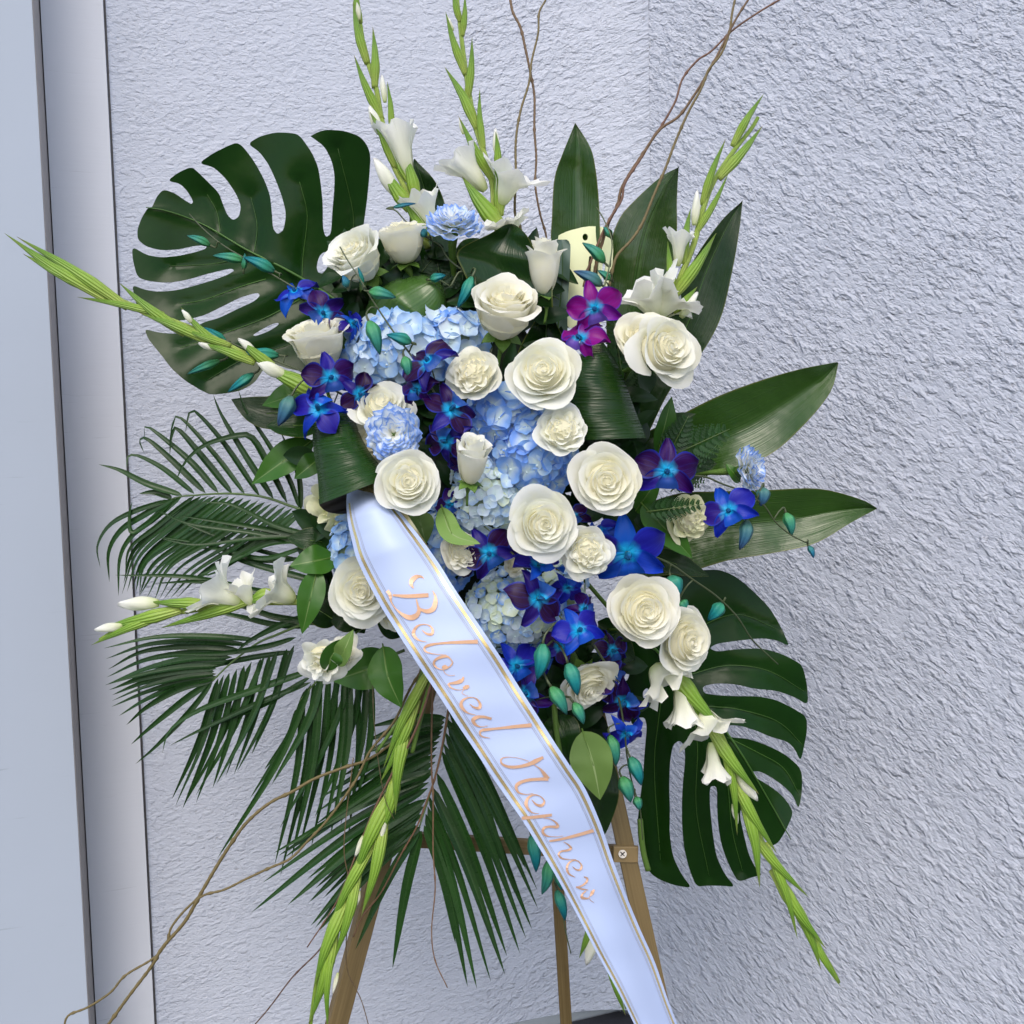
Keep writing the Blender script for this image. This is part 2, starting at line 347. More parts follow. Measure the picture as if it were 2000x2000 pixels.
def board_mat(name, c, grain=1.0):
    mt, n, l, b = mat_new(name); tc = n.new('ShaderNodeTexCoord')
    mp = n.new('ShaderNodeMapping'); mp.inputs['Scale'].default_value = (7, 7, 150); l.new(tc.outputs['Object'], mp.inputs[0])
    a = noise(n, l, mp.outputs[0], 1.0, 5, 0.65); g = noise(n, l, tc.outputs['Object'], 5, 3)
    cc = mixc(n, l, g.outputs[0], c, tuple(x * 0.93 for x in c))
    cc = mixc(n, l, ramp(n, l, a.outputs[0], [(0.24, (1, 1, 1)), (0.34, (0, 0, 0))]).outputs[0], cc, tuple(x * 0.72 for x in c))
    l.new(cc, b.inputs['Base Color']); b.inputs['Roughness'].default_value = 0.7; b.inputs['Specular IOR Level'].default_value = 0.25
    bump(n, l, b, a.outputs[0], 0.16 * grain, 0.0015); return mt
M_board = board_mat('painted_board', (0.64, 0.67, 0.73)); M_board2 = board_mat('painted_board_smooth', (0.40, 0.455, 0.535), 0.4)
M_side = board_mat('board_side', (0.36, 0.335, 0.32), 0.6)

# ------------------------------------------------------------------ the setting: two stucco walls in a corner, boards, floor
cor = P(1211, 1975, 2.2); GZ = cor[2]
CX = np.array([cor[0], cor[1], 0])
aL, aR = rad(20), rad(46); FR = 0.30
DL = np.array([-math.cos(aL), -math.sin(aL), 0]); NL = np.array([math.sin(aL), -math.cos(aL), 0])
DR = np.array([math.cos(aR), -math.sin(aR), 0]); NR = np.array([-math.sin(aR), -math.cos(aR), 0])
ZU = np.array([0, 0, 1.0])
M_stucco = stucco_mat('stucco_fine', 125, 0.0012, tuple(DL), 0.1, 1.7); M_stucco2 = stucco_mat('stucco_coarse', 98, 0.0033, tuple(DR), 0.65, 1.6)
def slab(D, Nn, s0, s1, z0, z1, n0, n1, step=None):
    c = [CX + D * s + Nn * q + ZU * z for z in (z0, z1) for s, q in ((s0, n0), (s1, n0), (s1, n1), (s0, n1))]
    return c, [(0, 1, 2, 3), (4, 7, 6, 5), (0, 4, 5, 1), (1, 5, 6, 2), (2, 6, 7, 3), (3, 7, 4, 0)]
def wallhit(px, py, D, Nn, off=0):
    d = P(px, py, 1.0) - C0; o = CX + Nn * off
    t = np.dot(o - C0, Nn) / np.dot(d, Nn); p = C0 + d * t
    return np.dot(p - o, D), p[2]
def sl_at(px_top, px_bot, off):
    return (wallhit(px_top, 0, DL, NL, off)[0] + wallhit(px_bot, 2000, DL, NL, off)[0]) / 2
g = mesh('ground', [(-30, -40, GZ), (30, -40, GZ), (30, 30, GZ), (-30, 30, GZ)], [(0, 1, 2, 3)], mat=plain('asphalt', (0.13, 0.13, 0.135), 0.9, 0, 0.3, 40))
go = bpy.data.objects.new('ground', g); COL.objects.link(go); go['kind'] = 'structure'; go['label'] = 'dark grey asphalt ground in front of the wall corner'
sTrim = sl_at(205, 307, 0.012); sGap = sl_at(94, 197, 0.012); PN = 0.02
while sl_at(70, 166, PN) > sl_at(90, 189, 0.012) and PN < 0.15: PN += 0.002
sB = sl_at(70, 166, PN)
sGap = sB - 0.0032
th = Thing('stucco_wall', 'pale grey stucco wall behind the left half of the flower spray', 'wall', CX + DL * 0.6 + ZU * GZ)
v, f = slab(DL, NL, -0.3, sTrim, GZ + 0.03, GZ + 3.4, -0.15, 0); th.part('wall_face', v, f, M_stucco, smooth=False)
v, f = slab(DL, NL, 0.0, sTrim - 0.001, GZ, GZ + 0.0295, -0.15, 0.004); th.part('base_flashing', v, f, plain('grey_flashing', (0.36, 0.40, 0.43), 0.45), smooth=False)
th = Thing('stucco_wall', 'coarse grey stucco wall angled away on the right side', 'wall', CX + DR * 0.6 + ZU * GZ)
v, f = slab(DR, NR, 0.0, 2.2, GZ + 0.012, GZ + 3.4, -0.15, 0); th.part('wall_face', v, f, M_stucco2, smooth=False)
AF = CX + DL * FR; BF = CX + DR * FR * 0.35; v = []
for zz in (GZ + 0.03, GZ + 3.4):
    for t_ in np.linspace(0, 1, 17): v.append((AF + NL * 0.001) * (1 - t_) ** 2 + CX * 2 * t_ * (1 - t_) + (BF + NR * 0.001) * t_ ** 2 + ZU * zz)
th.part('added_fillet', v, grid(17, 2), stucco_mat('stucco_added_fillet', 108, 0.0024, tuple(DL), 0.4, 1.6), None)  # added curved strip, shaped to soften the shading step between the walls
v, f = slab(DR, NR, 0.0, 2.2, GZ, GZ + 0.0115, -0.15, -0.003); th.part('base_flashing', v, f, plain('grey_flashing_right', (0.33, 0.36, 0.40), 0.5), smooth=False)
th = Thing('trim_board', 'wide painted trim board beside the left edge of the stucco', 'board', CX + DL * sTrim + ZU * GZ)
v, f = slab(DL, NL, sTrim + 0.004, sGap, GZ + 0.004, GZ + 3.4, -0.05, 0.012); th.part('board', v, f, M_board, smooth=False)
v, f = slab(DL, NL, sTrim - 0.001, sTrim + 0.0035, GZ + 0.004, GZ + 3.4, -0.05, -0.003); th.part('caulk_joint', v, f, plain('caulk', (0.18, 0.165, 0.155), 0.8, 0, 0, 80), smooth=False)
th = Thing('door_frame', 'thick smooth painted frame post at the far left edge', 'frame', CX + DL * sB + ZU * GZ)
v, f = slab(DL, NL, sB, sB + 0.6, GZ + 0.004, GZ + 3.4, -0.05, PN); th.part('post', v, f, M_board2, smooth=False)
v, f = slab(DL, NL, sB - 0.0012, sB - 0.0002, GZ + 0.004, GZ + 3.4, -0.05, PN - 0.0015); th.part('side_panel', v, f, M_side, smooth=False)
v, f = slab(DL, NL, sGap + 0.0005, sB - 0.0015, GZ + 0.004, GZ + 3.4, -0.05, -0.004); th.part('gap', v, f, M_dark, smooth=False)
th = Thing('floor_mat', 'dark slate grey mat on the floor in the wall corner', 'mat', CX + ZU * GZ)
mc = [CX + DL * 0.012 + DR * 0.012 + ZU * GZ, CX + DL * 1.0 + NL * 0.006 + ZU * GZ, CX + DL * 1.0 + NL * 0.8 + ZU * GZ, CX + DR * 0.75 + NR * 0.01 + NL * 0.1 + ZU * GZ]
v = mc + [p + ZU * 0.008 for p in mc]
th.part('rubber_sheet', v, [(0, 3, 2, 1), (4, 5, 6, 7), (0, 1, 5, 4), (1, 2, 6, 5), (2, 3, 7, 6), (3, 0, 4, 7)], plain('dark_slate', (0.035, 0.037, 0.045), 0.6, 0, 0.4, 200), smooth=False)

# ------------------------------------------------------------------ easel
def beam(a, b, wx, wy, side=None):
    a, b = np.asarray(a), np.asarray(b); t = nrm(b - a); s_ = nrm(np.cross(t, BK if side is None else side)); n_ = np.cross(s_, t)
    v = []; uv = []
    e = 0.0012
    ring = [(-1, -1), (1, -1), (1, 1), (-1, 1)]
    for k, p in enumerate((a, b)):
        for x, y in ring:
            v.append(p + s_ * x * wx / 2 + n_ * y * wy / 2); uv.append(((x + y * 0.3 + 2) / 4, k * np.linalg.norm(b - a) * 2))
    return v, [(0, 1, 2, 3), (7, 6, 5, 4), (0, 4, 5, 1), (1, 5, 6, 2), (2, 6, 7, 3), (3, 7, 4, 0)], uv
def bev(o, wd=0.0012):
    md = o.modifiers.new('bevel', 'BEVEL'); md.width = wd; md.segments = 2
th = Thing('easel', 'brown wooden floor easel holding up the flower spray', 'easel', P(1000, 1900, 1.5))
for a, b, wx in ((P(902, 1080, 1.44), P(628, 2110, 1.36), 0.026), (P(1095, 1080, 1.45), P(1320, 2100, 1.38), 0.024), (P(1058, 1200, 1.5), P(1114, 2140, 1.72), 0.019)):
    v, f, uv = beam(a, b, wx, 0.022, nrm(V3(0.35, 0, 1)) if wx == 0.026 else None); bev(th.part('leg', v, f, M_wood, uv, smooth=False))
v, f, uv = beam(P(790, 1638, 1.415), P(1222, 1666, 1.425), 0.020, 0.012); bev(th.part('crossbar', v, f, M_wood, uv, smooth=False))
v, f, uv = beam(P(1198, 1667, 1.398), P(1246, 1668, 1.398), 0.022, 0.008); pl = th.part('joint_plate', v, f, plain('bracket', (0.30, 0.21, 0.09), 0.5), uv, smooth=False); bev(pl)
v, f, uv = tube([P(1216, 1668, 1.394), P(1216, 1668, 1.3905)], 0.0056, 2, 16); th.part('screw', v, f, M_screw, uv, parent=pl, smooth=False)
for q in (0, 1):
    dx, dy = (4, 4) if q else (4, -4)
    v, f, uv = beam(P(1216 - dx, 1668 - dy, 1.3900), P(1216 + dx, 1668 + dy, 1.3900), 0.001, 0.0014 + 0.0003 * q); th.part('screw_slot', v, f, M_dark, uv, parent=pl, smooth=False)

# ------------------------------------------------------------------ foam and cream plate
def blob(px, py, d, rx, ry, rz, seed=0, nu=20, nv=12, rough=0.1):
    rnd = random.Random(seed); v = []
    ph = [rnd.uniform(0, 6) for _ in range(4)]
    for j in range(nv):
        th_ = math.pi * j / (nv - 1)
        for i in range(nu):
            a = 2 * math.pi * i / nu; k = 1 + rough * (math.sin(3 * a + ph[0]) * math.sin(2 * th_ + ph[1]) + 0.5 * math.sin(7 * a + ph[2] + th_ * 4))
            v.append(P(px, py, d) + V3(math.sin(th_) * math.cos(a) * m(rx, d) * k, math.sin(th_) * math.sin(a) * m(ry, d) * k, math.cos(th_) * rz * k))
    return v, grid(nu, nv, 0, True)
v, f = blob(925, 950, 1.385, 165, 370, 0.055, 3, 24, 16)
fo = Thing('floral_foam', 'dark green foam block hidden behind the flowers', 'foam', P(925, 950, 1.385)); fo.part('block', v, f, M_foam)
v, f = blob(1085, 1290, 1.40, 75, 120, 0.03, 5); fo.part('lower_block', v, f, M_foam)

def inside(x, y, polys):
    c = False
    for p in polys:
        j = len(p) - 1
        for i in range(len(p)):
            xi, yi = p[i]; xj, yj = p[j]
            if (yi > y) != (yj > y) and x < (xj - xi) * (y - yi) / (yj - yi + 1e-12) + xi: c = not c
            j = i
    return c
def chaikin(p, it=2, k=0.2):
    p = [tuple(q) for q in p]
    for _ in range(it):
        o = []
        for i in range(len(p)):
            a, b = p[i], p[(i + 1) % len(p)]
            o.append((a[0] + (b[0] - a[0]) * k, a[1] + (b[1] - a[1]) * k)); o.append((b[0] - (b[0] - a[0]) * k, b[1] - (b[1] - a[1]) * k))
        p = o
    return p
def dist_line(x, y, pl):
    best = 1e9; bi = 0
    for i in range(len(pl) - 1):
        ax, ay = pl[i]; bx, by = pl[i + 1]; dx, dy = bx - ax, by - ay
        t = max(0, min(1, ((x - ax) * dx + (y - ay) * dy) / (dx * dx + dy * dy))); q = math.hypot(x - ax - t * dx, y - ay - t * dy)
        if q < best: best = q; bi = i + t
    return best, bi
def polyleaf(th, name, outline, holes, dfun, mat, sp=9, thick=0.0005, it=2):
    polys = [chaikin(outline, it)] + [chaikin(h, it) for h in holes]
    pts = []; edges = []
    for p in polys:
        o = len(pts); pts += p; edges += [(o + i, o + (i + 1) % len(p)) for i in range(len(p))]
    bp = np.array(pts)
    xs = bp[:, 0]; ys = bp[:, 1]; r = 0
    y = ys.min()
    while y < ys.max():
        x = xs.min() + (sp / 2 if r % 2 else 0)
        while x < xs.max():
            if inside(x, y, polys) and np.min((bp[:, 0] - x) ** 2 + (bp[:, 1] - y) ** 2) > (sp * 0.55) ** 2: pts.append((x, y))
            x += sp
        y += sp * 0.87; r += 1
    vs, es, fs, *_ = delaunay_2d_cdt([Vector(p) for p in pts], edges, [], 0, 1e-4)
    fs = [tuple(q) for q in fs if inside(sum(vs[i][0] for i in q) / 3, sum(vs[i][1] for i in q) / 3, polys)]
    v = [P(p[0], p[1], dfun(p[0], p[1])) for p in vs]
    uv = [(p[0] / 200, p[1] / 200) for p in vs]
    return th.part(name, v, [q[::-1] for q in fs], mat, uv, thick)
pl_ = Thing('plastic_holder', 'pale cream plastic holder plate between two tall leaves', 'holder', P(1140, 530, 1.40))
hole = [(1143 + 5.5 * math.cos(a), 463 + 7 * math.sin(a)) for a in np.linspace(0, 2 * math.pi, 10, endpoint=False)]
slots = [[(1150 + dx, 500), (1156 + dx, 500), (1152 + dx, 560), (1146 + dx, 560)] for dx in (0, 14, 28)]
polyleaf(pl_, 'plate', [(1074, 475), (1090, 460), (1109, 451), (1145, 442), (1174, 442), (1196, 451), (1198, 500), (1190, 560), (1180, 640), (1095, 640), (1085, 560)], [hole] + slots, lambda x, y: 1.395 + ((x - 1135) / 60) ** 2 * 0.006, M_plate, 10, 0.003, 1)

# ------------------------------------------------------------------ monstera leaves
def zc(ox, oy, s, pts): return [(ox + x / s, oy + y / s) for x, y in pts]
c1 = lambda p: zc(0, 0, 2.76, p)
c2 = lambda p: zc(600, 0, 2.76, p)
cL = lambda p: zc(1100, 1300, 2.76, p)
monL = (c2([(15, 735), (60, 710), (110, 698), (200, 705), (285, 735), (325, 785), (342, 840), (335, 950), (322, 1080), (305, 1200), (290, 1290)])
        + [(715, 540), (720, 640), (690, 700), (620, 730), (560, 720)]
        + [(528, 706), (512, 725), (497, 748), (470, 763), (443, 768), (413, 771), (396, 764), (362, 744), (335, 720), (320, 700)]
        + c1([(850, 1890), (800, 1830), (778, 1772), (850, 1792), (940, 1800), (1020, 1785), (1100, 1735), (1180, 1715), (1280, 1665), (1370, 1625), (1402, 1594), (1390, 1576), (1300, 1600), (1200, 1650), (1100, 1700), (980, 1728), (860, 1728), (750, 1695)])
        + c1([(725, 1600), (712, 1535), (780, 1562), (850, 1573), (950, 1565), (1050, 1540), (1150, 1510), (1230, 1480), (1264, 1458), (1245, 1446), (1200, 1455), (1100, 1480), (1000, 1510), (900, 1525), (800, 1515), (740, 1495)])
        + c1([(715, 1400), (712, 1328), (790, 1375), (870, 1388), (960, 1380), (1050, 1360), (1112, 1340), (1112, 1322), (1050, 1325), (960, 1345), (870, 1350), (790, 1330), (742, 1292)])
        + c1([(740, 1240), (760, 1180), (798, 1118), (818, 1117), (825, 1105), (845, 1060), (880, 1020), (940, 1040), (990, 1075), (1032, 1102), (1042, 1085), (1010, 1030), (970, 990), (902, 975)])
        + c1([(960, 930), (1032, 898), (1070, 930), (1110, 970), (1180, 1040), (1200, 1100), (1225, 1160), (1255, 1187), (1288, 1170), (1300, 1110), (1270, 1040), (1215, 960), (1150, 900), (1070, 880)])
        + c1([(1150, 825), (1220, 790), (1275, 768), (1310, 790), (1370, 870), (1420, 960), (1455, 1050), (1465, 1150), (1470, 1230), (1495, 1264), (1530, 1240), (1543, 1150), (1520, 1060), (1490, 980), (1450, 890), (1400, 820), (1335, 775)])
        + c1([(1400, 735), (1480, 714), (1550, 715), (1612, 724), (1680, 820), (1715, 900), (1730, 1000), (1740, 1100), (1740, 1230), (1756, 1280), (1785, 1260), (1792, 1130), (1800, 1050), (1805, 950), (1790, 870), (1750, 790), (1675, 735)]))
mid1 = [(285, 405), (330, 413), (400, 440), (480, 487), (560, 527), (640, 575), (700, 620)]
holesL = [c1([(1360, 1806), (1420, 1770), (1470, 1745), (1500, 1738), (1502, 1752), (1450, 1785), (1380, 1812)]), c1([(1705, 1440), (1720, 1380), (1750, 1355), (1775, 1370), (1772, 1430), (1740, 1475), (1715, 1470)])]
sideL = [[(590, 548), (592, 500), (600, 420), (585, 355)], [(497, 492), (502, 440), (490, 385)], [(430, 452), (424, 415), (405, 380)], [(690, 600), (684, 500), (690, 420), (660, 290)],
         [(520, 545), (470, 560), (400, 585), (350, 594)], [(480, 500), (420, 515), (330, 520)], [(585, 585), (520, 620), (440, 650), (350, 680)], [(640, 620), (570, 670), (480, 700), (400, 745)]]
def mon_depth(mid, d0, away, veins):
    def f(x, y):
        q, t = dist_line(x, y, mid)
        dv = min(dist_line(x, y, s_)[0] for s_ in veins)
        return d0 + away * (q / 200) ** 1.5 - 0.0095 * (1 - math.exp(-dv / 24)) + 0.006 * math.sin(x * 0.021 + y * 0.013) - 0.004 * math.exp(-q / 12)
    return f
def monstera(label, outline, holes, mid, veins, d0, away, loc):
    th = Thing('monstera_leaf', label, 'leaf', loc, 'split monstera leaves')
    df = mon_depth(mid, d0, away, veins)
    bl = polyleaf(th, 'blade', outline, holes, df, G_mon)
    v, f, uv = tube([P(x, y, df(x, y) - 0.0012) for x, y in mid], [0.0006, 0.0016, 0.0024], 30, 6); th.part('midrib', v, f, G_vein, uv)
    for s_ in veins:
        v, f, uv = tube([P(x, y, df(x, y) - 0.0011) for x, y in spline([(a, b) for a, b in s_], 10)[:, :2]], [0.0009, 0.0004], 24, 5); th.part('vein', v, f, G_vein, uv)
    end = mid[-1]
    v, f, uv = tube([P(end[0], end[1], df(*end)), P(940, 900, 1.40)], 0.003, 6, 7); th.part('petiole', v, f, G_stem, uv)
monstera('large split monstera leaf at the upper left of the spray', monL, holesL, mid1, sideL, 1.42, -0.022, P(700, 620, 1.4))
monR = [(1290, 1108), (1340, 1108), (1369, 1114), (1403, 1112), (1430, 1122), (1453, 1138), (1480, 1163), (1504, 1188), (1524, 1222), (1537, 1250), (1541, 1262), (1517, 1250), (1487, 1246), (1436, 1252), (1400, 1257), (1385, 1266), (1400, 1273), (1436, 1268), (1487, 1266), (1524, 1276), (1551, 1289)] \
    + cL([(1290, 0), (1315, 100), (1322, 215), (1250, 170), (1150, 135), (1030, 125), (930, 100), (820, 95), (750, 112), (760, 150), (830, 160), (930, 165), (1050, 165), (1150, 185), (1240, 230), (1312, 275)]) \
    + cL([(1315, 350), (1300, 430), (1280, 518), (1250, 450), (1210, 410), (1120, 385), (1040, 350), (960, 325), (885, 320), (880, 385), (1000, 395), (1100, 430), (1200, 480), (1287, 558)]) \
    + cL([(1288, 680), (1270, 778), (1240, 700), (1190, 650), (1120, 600), (1060, 570), (1020, 570), (1030, 600), (1100, 640), (1170, 690), (1220, 750), (1240, 797)]) \
    + cL([(1200, 890), (1160, 955), (1120, 975), (1030, 850), (965, 760), (950, 800), (975, 920), (1000, 1020), (1035, 1090), (1072, 1130)]) \
    + cL([(1030, 1137), (945, 1168), (910, 1110), (870, 1020), (840, 900), (830, 780), (830, 650), (790, 650), (790, 750), (805, 900), (825, 1030), (870, 1125), (928, 1194)]) \
    + cL([(860, 1187), (780, 1186), (718, 1192), (680, 1100), (650, 980), (640, 850), (640, 720), (646, 620), (657, 520), (655, 430), (625, 402), (590, 430), (575, 520), (570, 650), (575, 780), (572, 900), (590, 1030), (640, 1130), (695, 1200)]) \
    + cL([(600, 1185), (520, 1155), (470, 1120), (430, 1050), (405, 950), (400, 850), (410, 750), (430, 600), (440, 450), (452, 330), (440, 280), (400, 280), (372, 330)]) + [(1225, 1380), (1205, 1300), (1215, 1200), (1240, 1130)]
mid2 = [(1545, 1640), (1500, 1560), (1440, 1460), (1380, 1380), (1320, 1310), (1250, 1240), (1200, 1200)]
veR = [[(1300, 1290), (1360, 1230), (1440, 1200), (1520, 1230)], [(1340, 1320), (1420, 1300), (1500, 1310), (1570, 1350)], [(1380, 1380), (1440, 1385), (1520, 1410), (1572, 1460)], [(1420, 1440), (1480, 1470), (1530, 1500), (1560, 1550)],
       [(1300, 1300), (1287, 1400), (1278, 1500), (1290, 1680)], [(1345, 1345), (1362, 1450), (1360, 1580), (1385, 1710)], [(1400, 1420), (1420, 1520), (1430, 1620), (1450, 1700)]]
monstera('large split monstera leaf at the lower right of the spray', monR, [cL([(430, 140), (450, 120), (462, 130), (455, 165), (440, 185), (430, 170)]), cL([(325, 60), (345, 38), (357, 50), (345, 80), (330, 85)])], mid2, veR, 1.40, 0.035, P(1200, 1200, 1.4))

# ------------------------------------------------------------------ broad leaves given by their two edges
def edgeleaf(name, label, L, R, d, mat=G_dark, cr=0.012, cat='leaf', group=None, shape='v', rib=0.5, nu=13, ns=36, thick=0.0005, twist=0.0, stemto=None, partname='blade'):
    """d: depth at base->tip list; L, R from base to tip, in photo pixels"""
    ls = spline([(a, b) for a, b in L], ns); rs = spline([(a, b) for a, b in R], ns)
    ds = np.interp(np.linspace(0, 1, ns), np.linspace(0, 1, len(d)), d)
    th = Thing(name, label, cat, P((L[0][0] + R[0][0]) / 2, (L[0][1] + R[0][1]) / 2, d[0]), group)
    v = []; uv = []
    for i in range(ns):
        for j in range(nu):
            u = j / (nu - 1); q = ls[i] * (1 - u) + rs[i] * u
            wpx = np.linalg.norm(rs[i] - ls[i]); a = min(1, wpx / 60)
            if shape == 'v': dd = -cr * a * (abs(u - rib) / max(rib, 1 - rib)) * (1 if True else 1)
            elif shape == 'roll': dd = -cr * a * math.sqrt(max(0, 1 - (2 * u - 1) ** 2))
            elif shape == 'a': dd = -cr * a * (1 - abs(u - rib) / max(rib, 1 - rib))
            else: dd = cr * a * math.sin(u * 5 + i * 0.1)
            dd += twist * (u - 0.5) + 0.0016 * math.sin(i * 0.5 + u * 4)
            v.append(P(q[0], q[1], ds[i] + dd)); uv.append((u, i / (ns - 1)))
    th.part(partname, v, grid(nu, ns), mat, uv, thick)
    if shape in 'va':
        mp_ = [ls[i] * (1 - rib) + rs[i] * rib for i in range(ns)]
        off = -cr if shape == 'a' else 0
        pts = [P(mp_[i][0], mp_[i][1], ds[i] + off * min(1, np.linalg.norm(rs[i] - ls[i]) / 60) + 0.0016 * math.sin(i * 0.5 + rib * 4) - 0.0004 + twist * (rib - 0.5)) for i in range(0, ns - 1, 3)]
        vv, ff, uu = tube(pts, [0.0016, 0.0003], 24, 5); th.part('midrib', vv, ff, G_vein, uu)
    return th
edgeleaf('aspidistra_leaf', 'tall pointed glossy leaf standing upright at the top centre', [(1080, 640), (1075, 540), (1076, 460), (1078, 430), (1083, 350), (1100, 298), (1123, 242)], [(1165, 640), (1172, 540), (1172, 470), (1170, 400), (1163, 330), (1152, 286), (1123, 240)], [1.42, 1.41, 1.40], G_aspid, 0.02, group='broad strap leaves', rib=0.55)
edgeleaf('aspidistra_leaf', 'broad pointed leaf right of the cream plate, behind the willow twigs', [(1190, 760), (1184, 620), (1188, 500), (1208, 430), (1243, 388), (1290, 346), (1326, 326)], [(1250, 760), (1290, 620), (1312, 530), (1322, 460), (1322, 400), (1324, 350), (1326, 324)], [1.43, 1.41, 1.39], G_aspid, -0.012, group='broad strap leaves', rib=0.45)
edgeleaf('aspidistra_leaf', 'dark pointed leaf behind the right gladiolus, leaning outward', [(1180, 850), (1240, 720), (1300, 640), (1330, 560), (1360, 500), (1410, 430), (1448, 395)], [(1260, 860), (1310, 760), (1370, 690), (1408, 620), (1430, 530), (1444, 450), (1450, 391)], [1.43, 1.42, 1.41], G_dark, 0.012, group='broad strap leaves', rib=0.4)
edgeleaf('aspidistra_leaf', 'wide shiny leaf pointing out to the upper right', [(1180, 890), (1290, 830), (1330, 810), (1400, 775), (1480, 745), (1560, 722), (1636, 707)], [(1240, 960), (1320, 935), (1400, 925), (1500, 890), (1570, 830), (1622, 765), (1637, 710)], [1.42, 1.39, 1.37], G_aspid, 0.020, group='broad strap leaves', rib=0.55)
edgeleaf('aspidistra_leaf', 'long leaf pointing straight right below the white carnation', [(1220, 1000), (1320, 965), (1400, 960), (1500, 957), (1600, 955), (1680, 975), (1712, 992)], [(1240, 1130), (1340, 1118), (1420, 1095), (1500, 1082), (1590, 1062), (1660, 1022), (1713, 993)], [1.41, 1.38, 1.37], G_aspid, 0.016, group='broad strap leaves', rib=0.5)
edgeleaf('aspidistra_leaf', 'small dark leaf tip rising behind the top blue carnation', [(800, 520), (800, 430), (803, 360), (808, 312)], [(880, 520), (874, 420), (850, 355), (809, 310)], [1.42, 1.40], G_dark, 0.01, group='broad strap leaves')
edgeleaf('ti_leaf', 'dark folded leaf between the top carnation and the rosebud', [(935, 590), (905, 530), (895, 490), (955, 458), (985, 440), (1000, 438)], [(1080, 600), (1075, 540), (1045, 490), (1030, 462), (1015, 445), (1002, 438)], [1.31, 1.30, 1.30], G_dark, 0.02, group='folded leaves', rib=0.45)
edgeleaf('ti_leaf', 'narrow blue grey leaf strip right of the tall rosebud', [(1062, 700), (1075, 620), (1085, 540), (1082, 470), (1088, 468)], [(1110, 700), (1108, 620), (1112, 540), (1114, 480), (1106, 468)], [1.375, 1.36], leaf_mat('leaf_greyblue', (0.05, 0.09, 0.07), (0.07, 0.12, 0.09), 0.4, 14, 0.5), 0.006, group='folded leaves')
edgeleaf('ti_leaf', 'green ribbed leaf rolled over above the pale hydrangea', [(700, 660), (712, 610), (735, 570), (775, 545), (820, 535), (850, 545)], [(790, 700), (800, 660), (830, 640), (862, 620), (872, 590), (866, 560)], [1.36, 1.31, 1.33], leaf_mat('leaf_ribbed', (0.03, 0.08, 0.015), (0.05, 0.11, 0.02), 0.26, 10, 1.2), 0.03, group='folded leaves', shape='roll')
edgeleaf('ti_leaf', 'dark leaf running down right of the upright cream rose', [(1000, 720), (1020, 670), (1050, 620), (1070, 600)], [(1130, 740), (1115, 690), (1090, 640), (1074, 600)], [1.36, 1.34], G_dark, 0.015, group='folded leaves')
M_rib = leaf_mat('leaf_crossribbed', (0.006, 0.026, 0.004), (0.014, 0.045, 0.006), 0.2, 0, 0.2, spec=0.3)
def crossrib(mt, k=60):
    n = mt.node_tree.nodes; l = mt.node_tree.links; b = n['Principled BSDF']; tc, sp = uvxy(n, l)
    mp_ = n.new('ShaderNodeMapping'); mp_.inputs['Scale'].default_value = (0.9, k * 1.6, 1); mp_.inputs['Rotation'].default_value = (0, 0, 0.12); l.new(tc.outputs['UV'], mp_.inputs[0])
    bump(n, l, b, noise(n, l, mp_.outputs[0], 1.0, 2).outputs[0], 0.8, 0.0025)
crossrib(M_rib, 34)
edgeleaf('ti_leaf', 'dark ribbed leaf rolled into a loop right of the centre roses', [(1128, 860), (1105, 800), (1105, 740), (1125, 700), (1160, 672)], [(1262, 855), (1240, 800), (1222, 750), (1200, 700), (1178, 668)], [1.25, 1.27, 1.31], M_rib, 0.035, group='folded leaves', shape='roll')
edgeleaf('ti_leaf', 'dark ribbed leaf rolled into a tube left of the ribbon top', [(624, 985), (620, 930), (612, 880), (612, 830), (625, 805)], [(752, 935), (742, 910), (720, 880), (700, 840), (690, 800)], [1.22, 1.25, 1.30], M_rib, 0.035, group='folded leaves', shape='roll')
v, f, uv = strap([P(640, 930, 1.26), P(655, 985, 1.245), P(700, 1000, 1.26)], lambda s: 0.014, V3(0, 0.4, 1), 0.1, 12)
# near-black sheet painted in for the shade inside the rolled tube
edgeleaf('ti_leaf', 'black sheet painted as shade in the rolled leaf end above the pale ragged flower', [(622, 975), (625, 988), (640, 1000), (665, 1004)], [(730, 935), (728, 955), (718, 985), (690, 1002)], [1.262, 1.255], M_dark, -0.02, group='folded leaves', shape='roll')

# ------------------------------------------------------------------ smaller single leaves: base -> tip
def leaf(name, label, base, tip, wpx, d0, d1, mat=G_mid, nh=(0, 0, 1), fold=0.3, bend=(0, 0), group='small leaves tucked between the flowers', wave=0.05, k=0.75):
    th = Thing(name, label, 'leaf', P(*base, d0), group)
    mp_ = P((base[0] + tip[0]) / 2 + bend[0], (base[1] + tip[1]) / 2 + bend[1], (d0 + d1) / 2 - 0.008)
    W = m(wpx / 2, (d0 + d1) / 2)
    v, f, uv = strap([P(*base, d0), mp_, P(*tip, d1)], lance(W, k, 0.9), V3(*nh), fold, 20, 9, wave)
    th.part('blade', v, f, mat, uv, 0.0004)
    v, f, uv = tube([P(*base, d0 + 0.02), P(*base, d0), mp_ + V3(0, 0, 0.0004)], [0.0012, 0.0005], 10, 5); th.part('stalk', v, f, G_stem, uv)
    return th
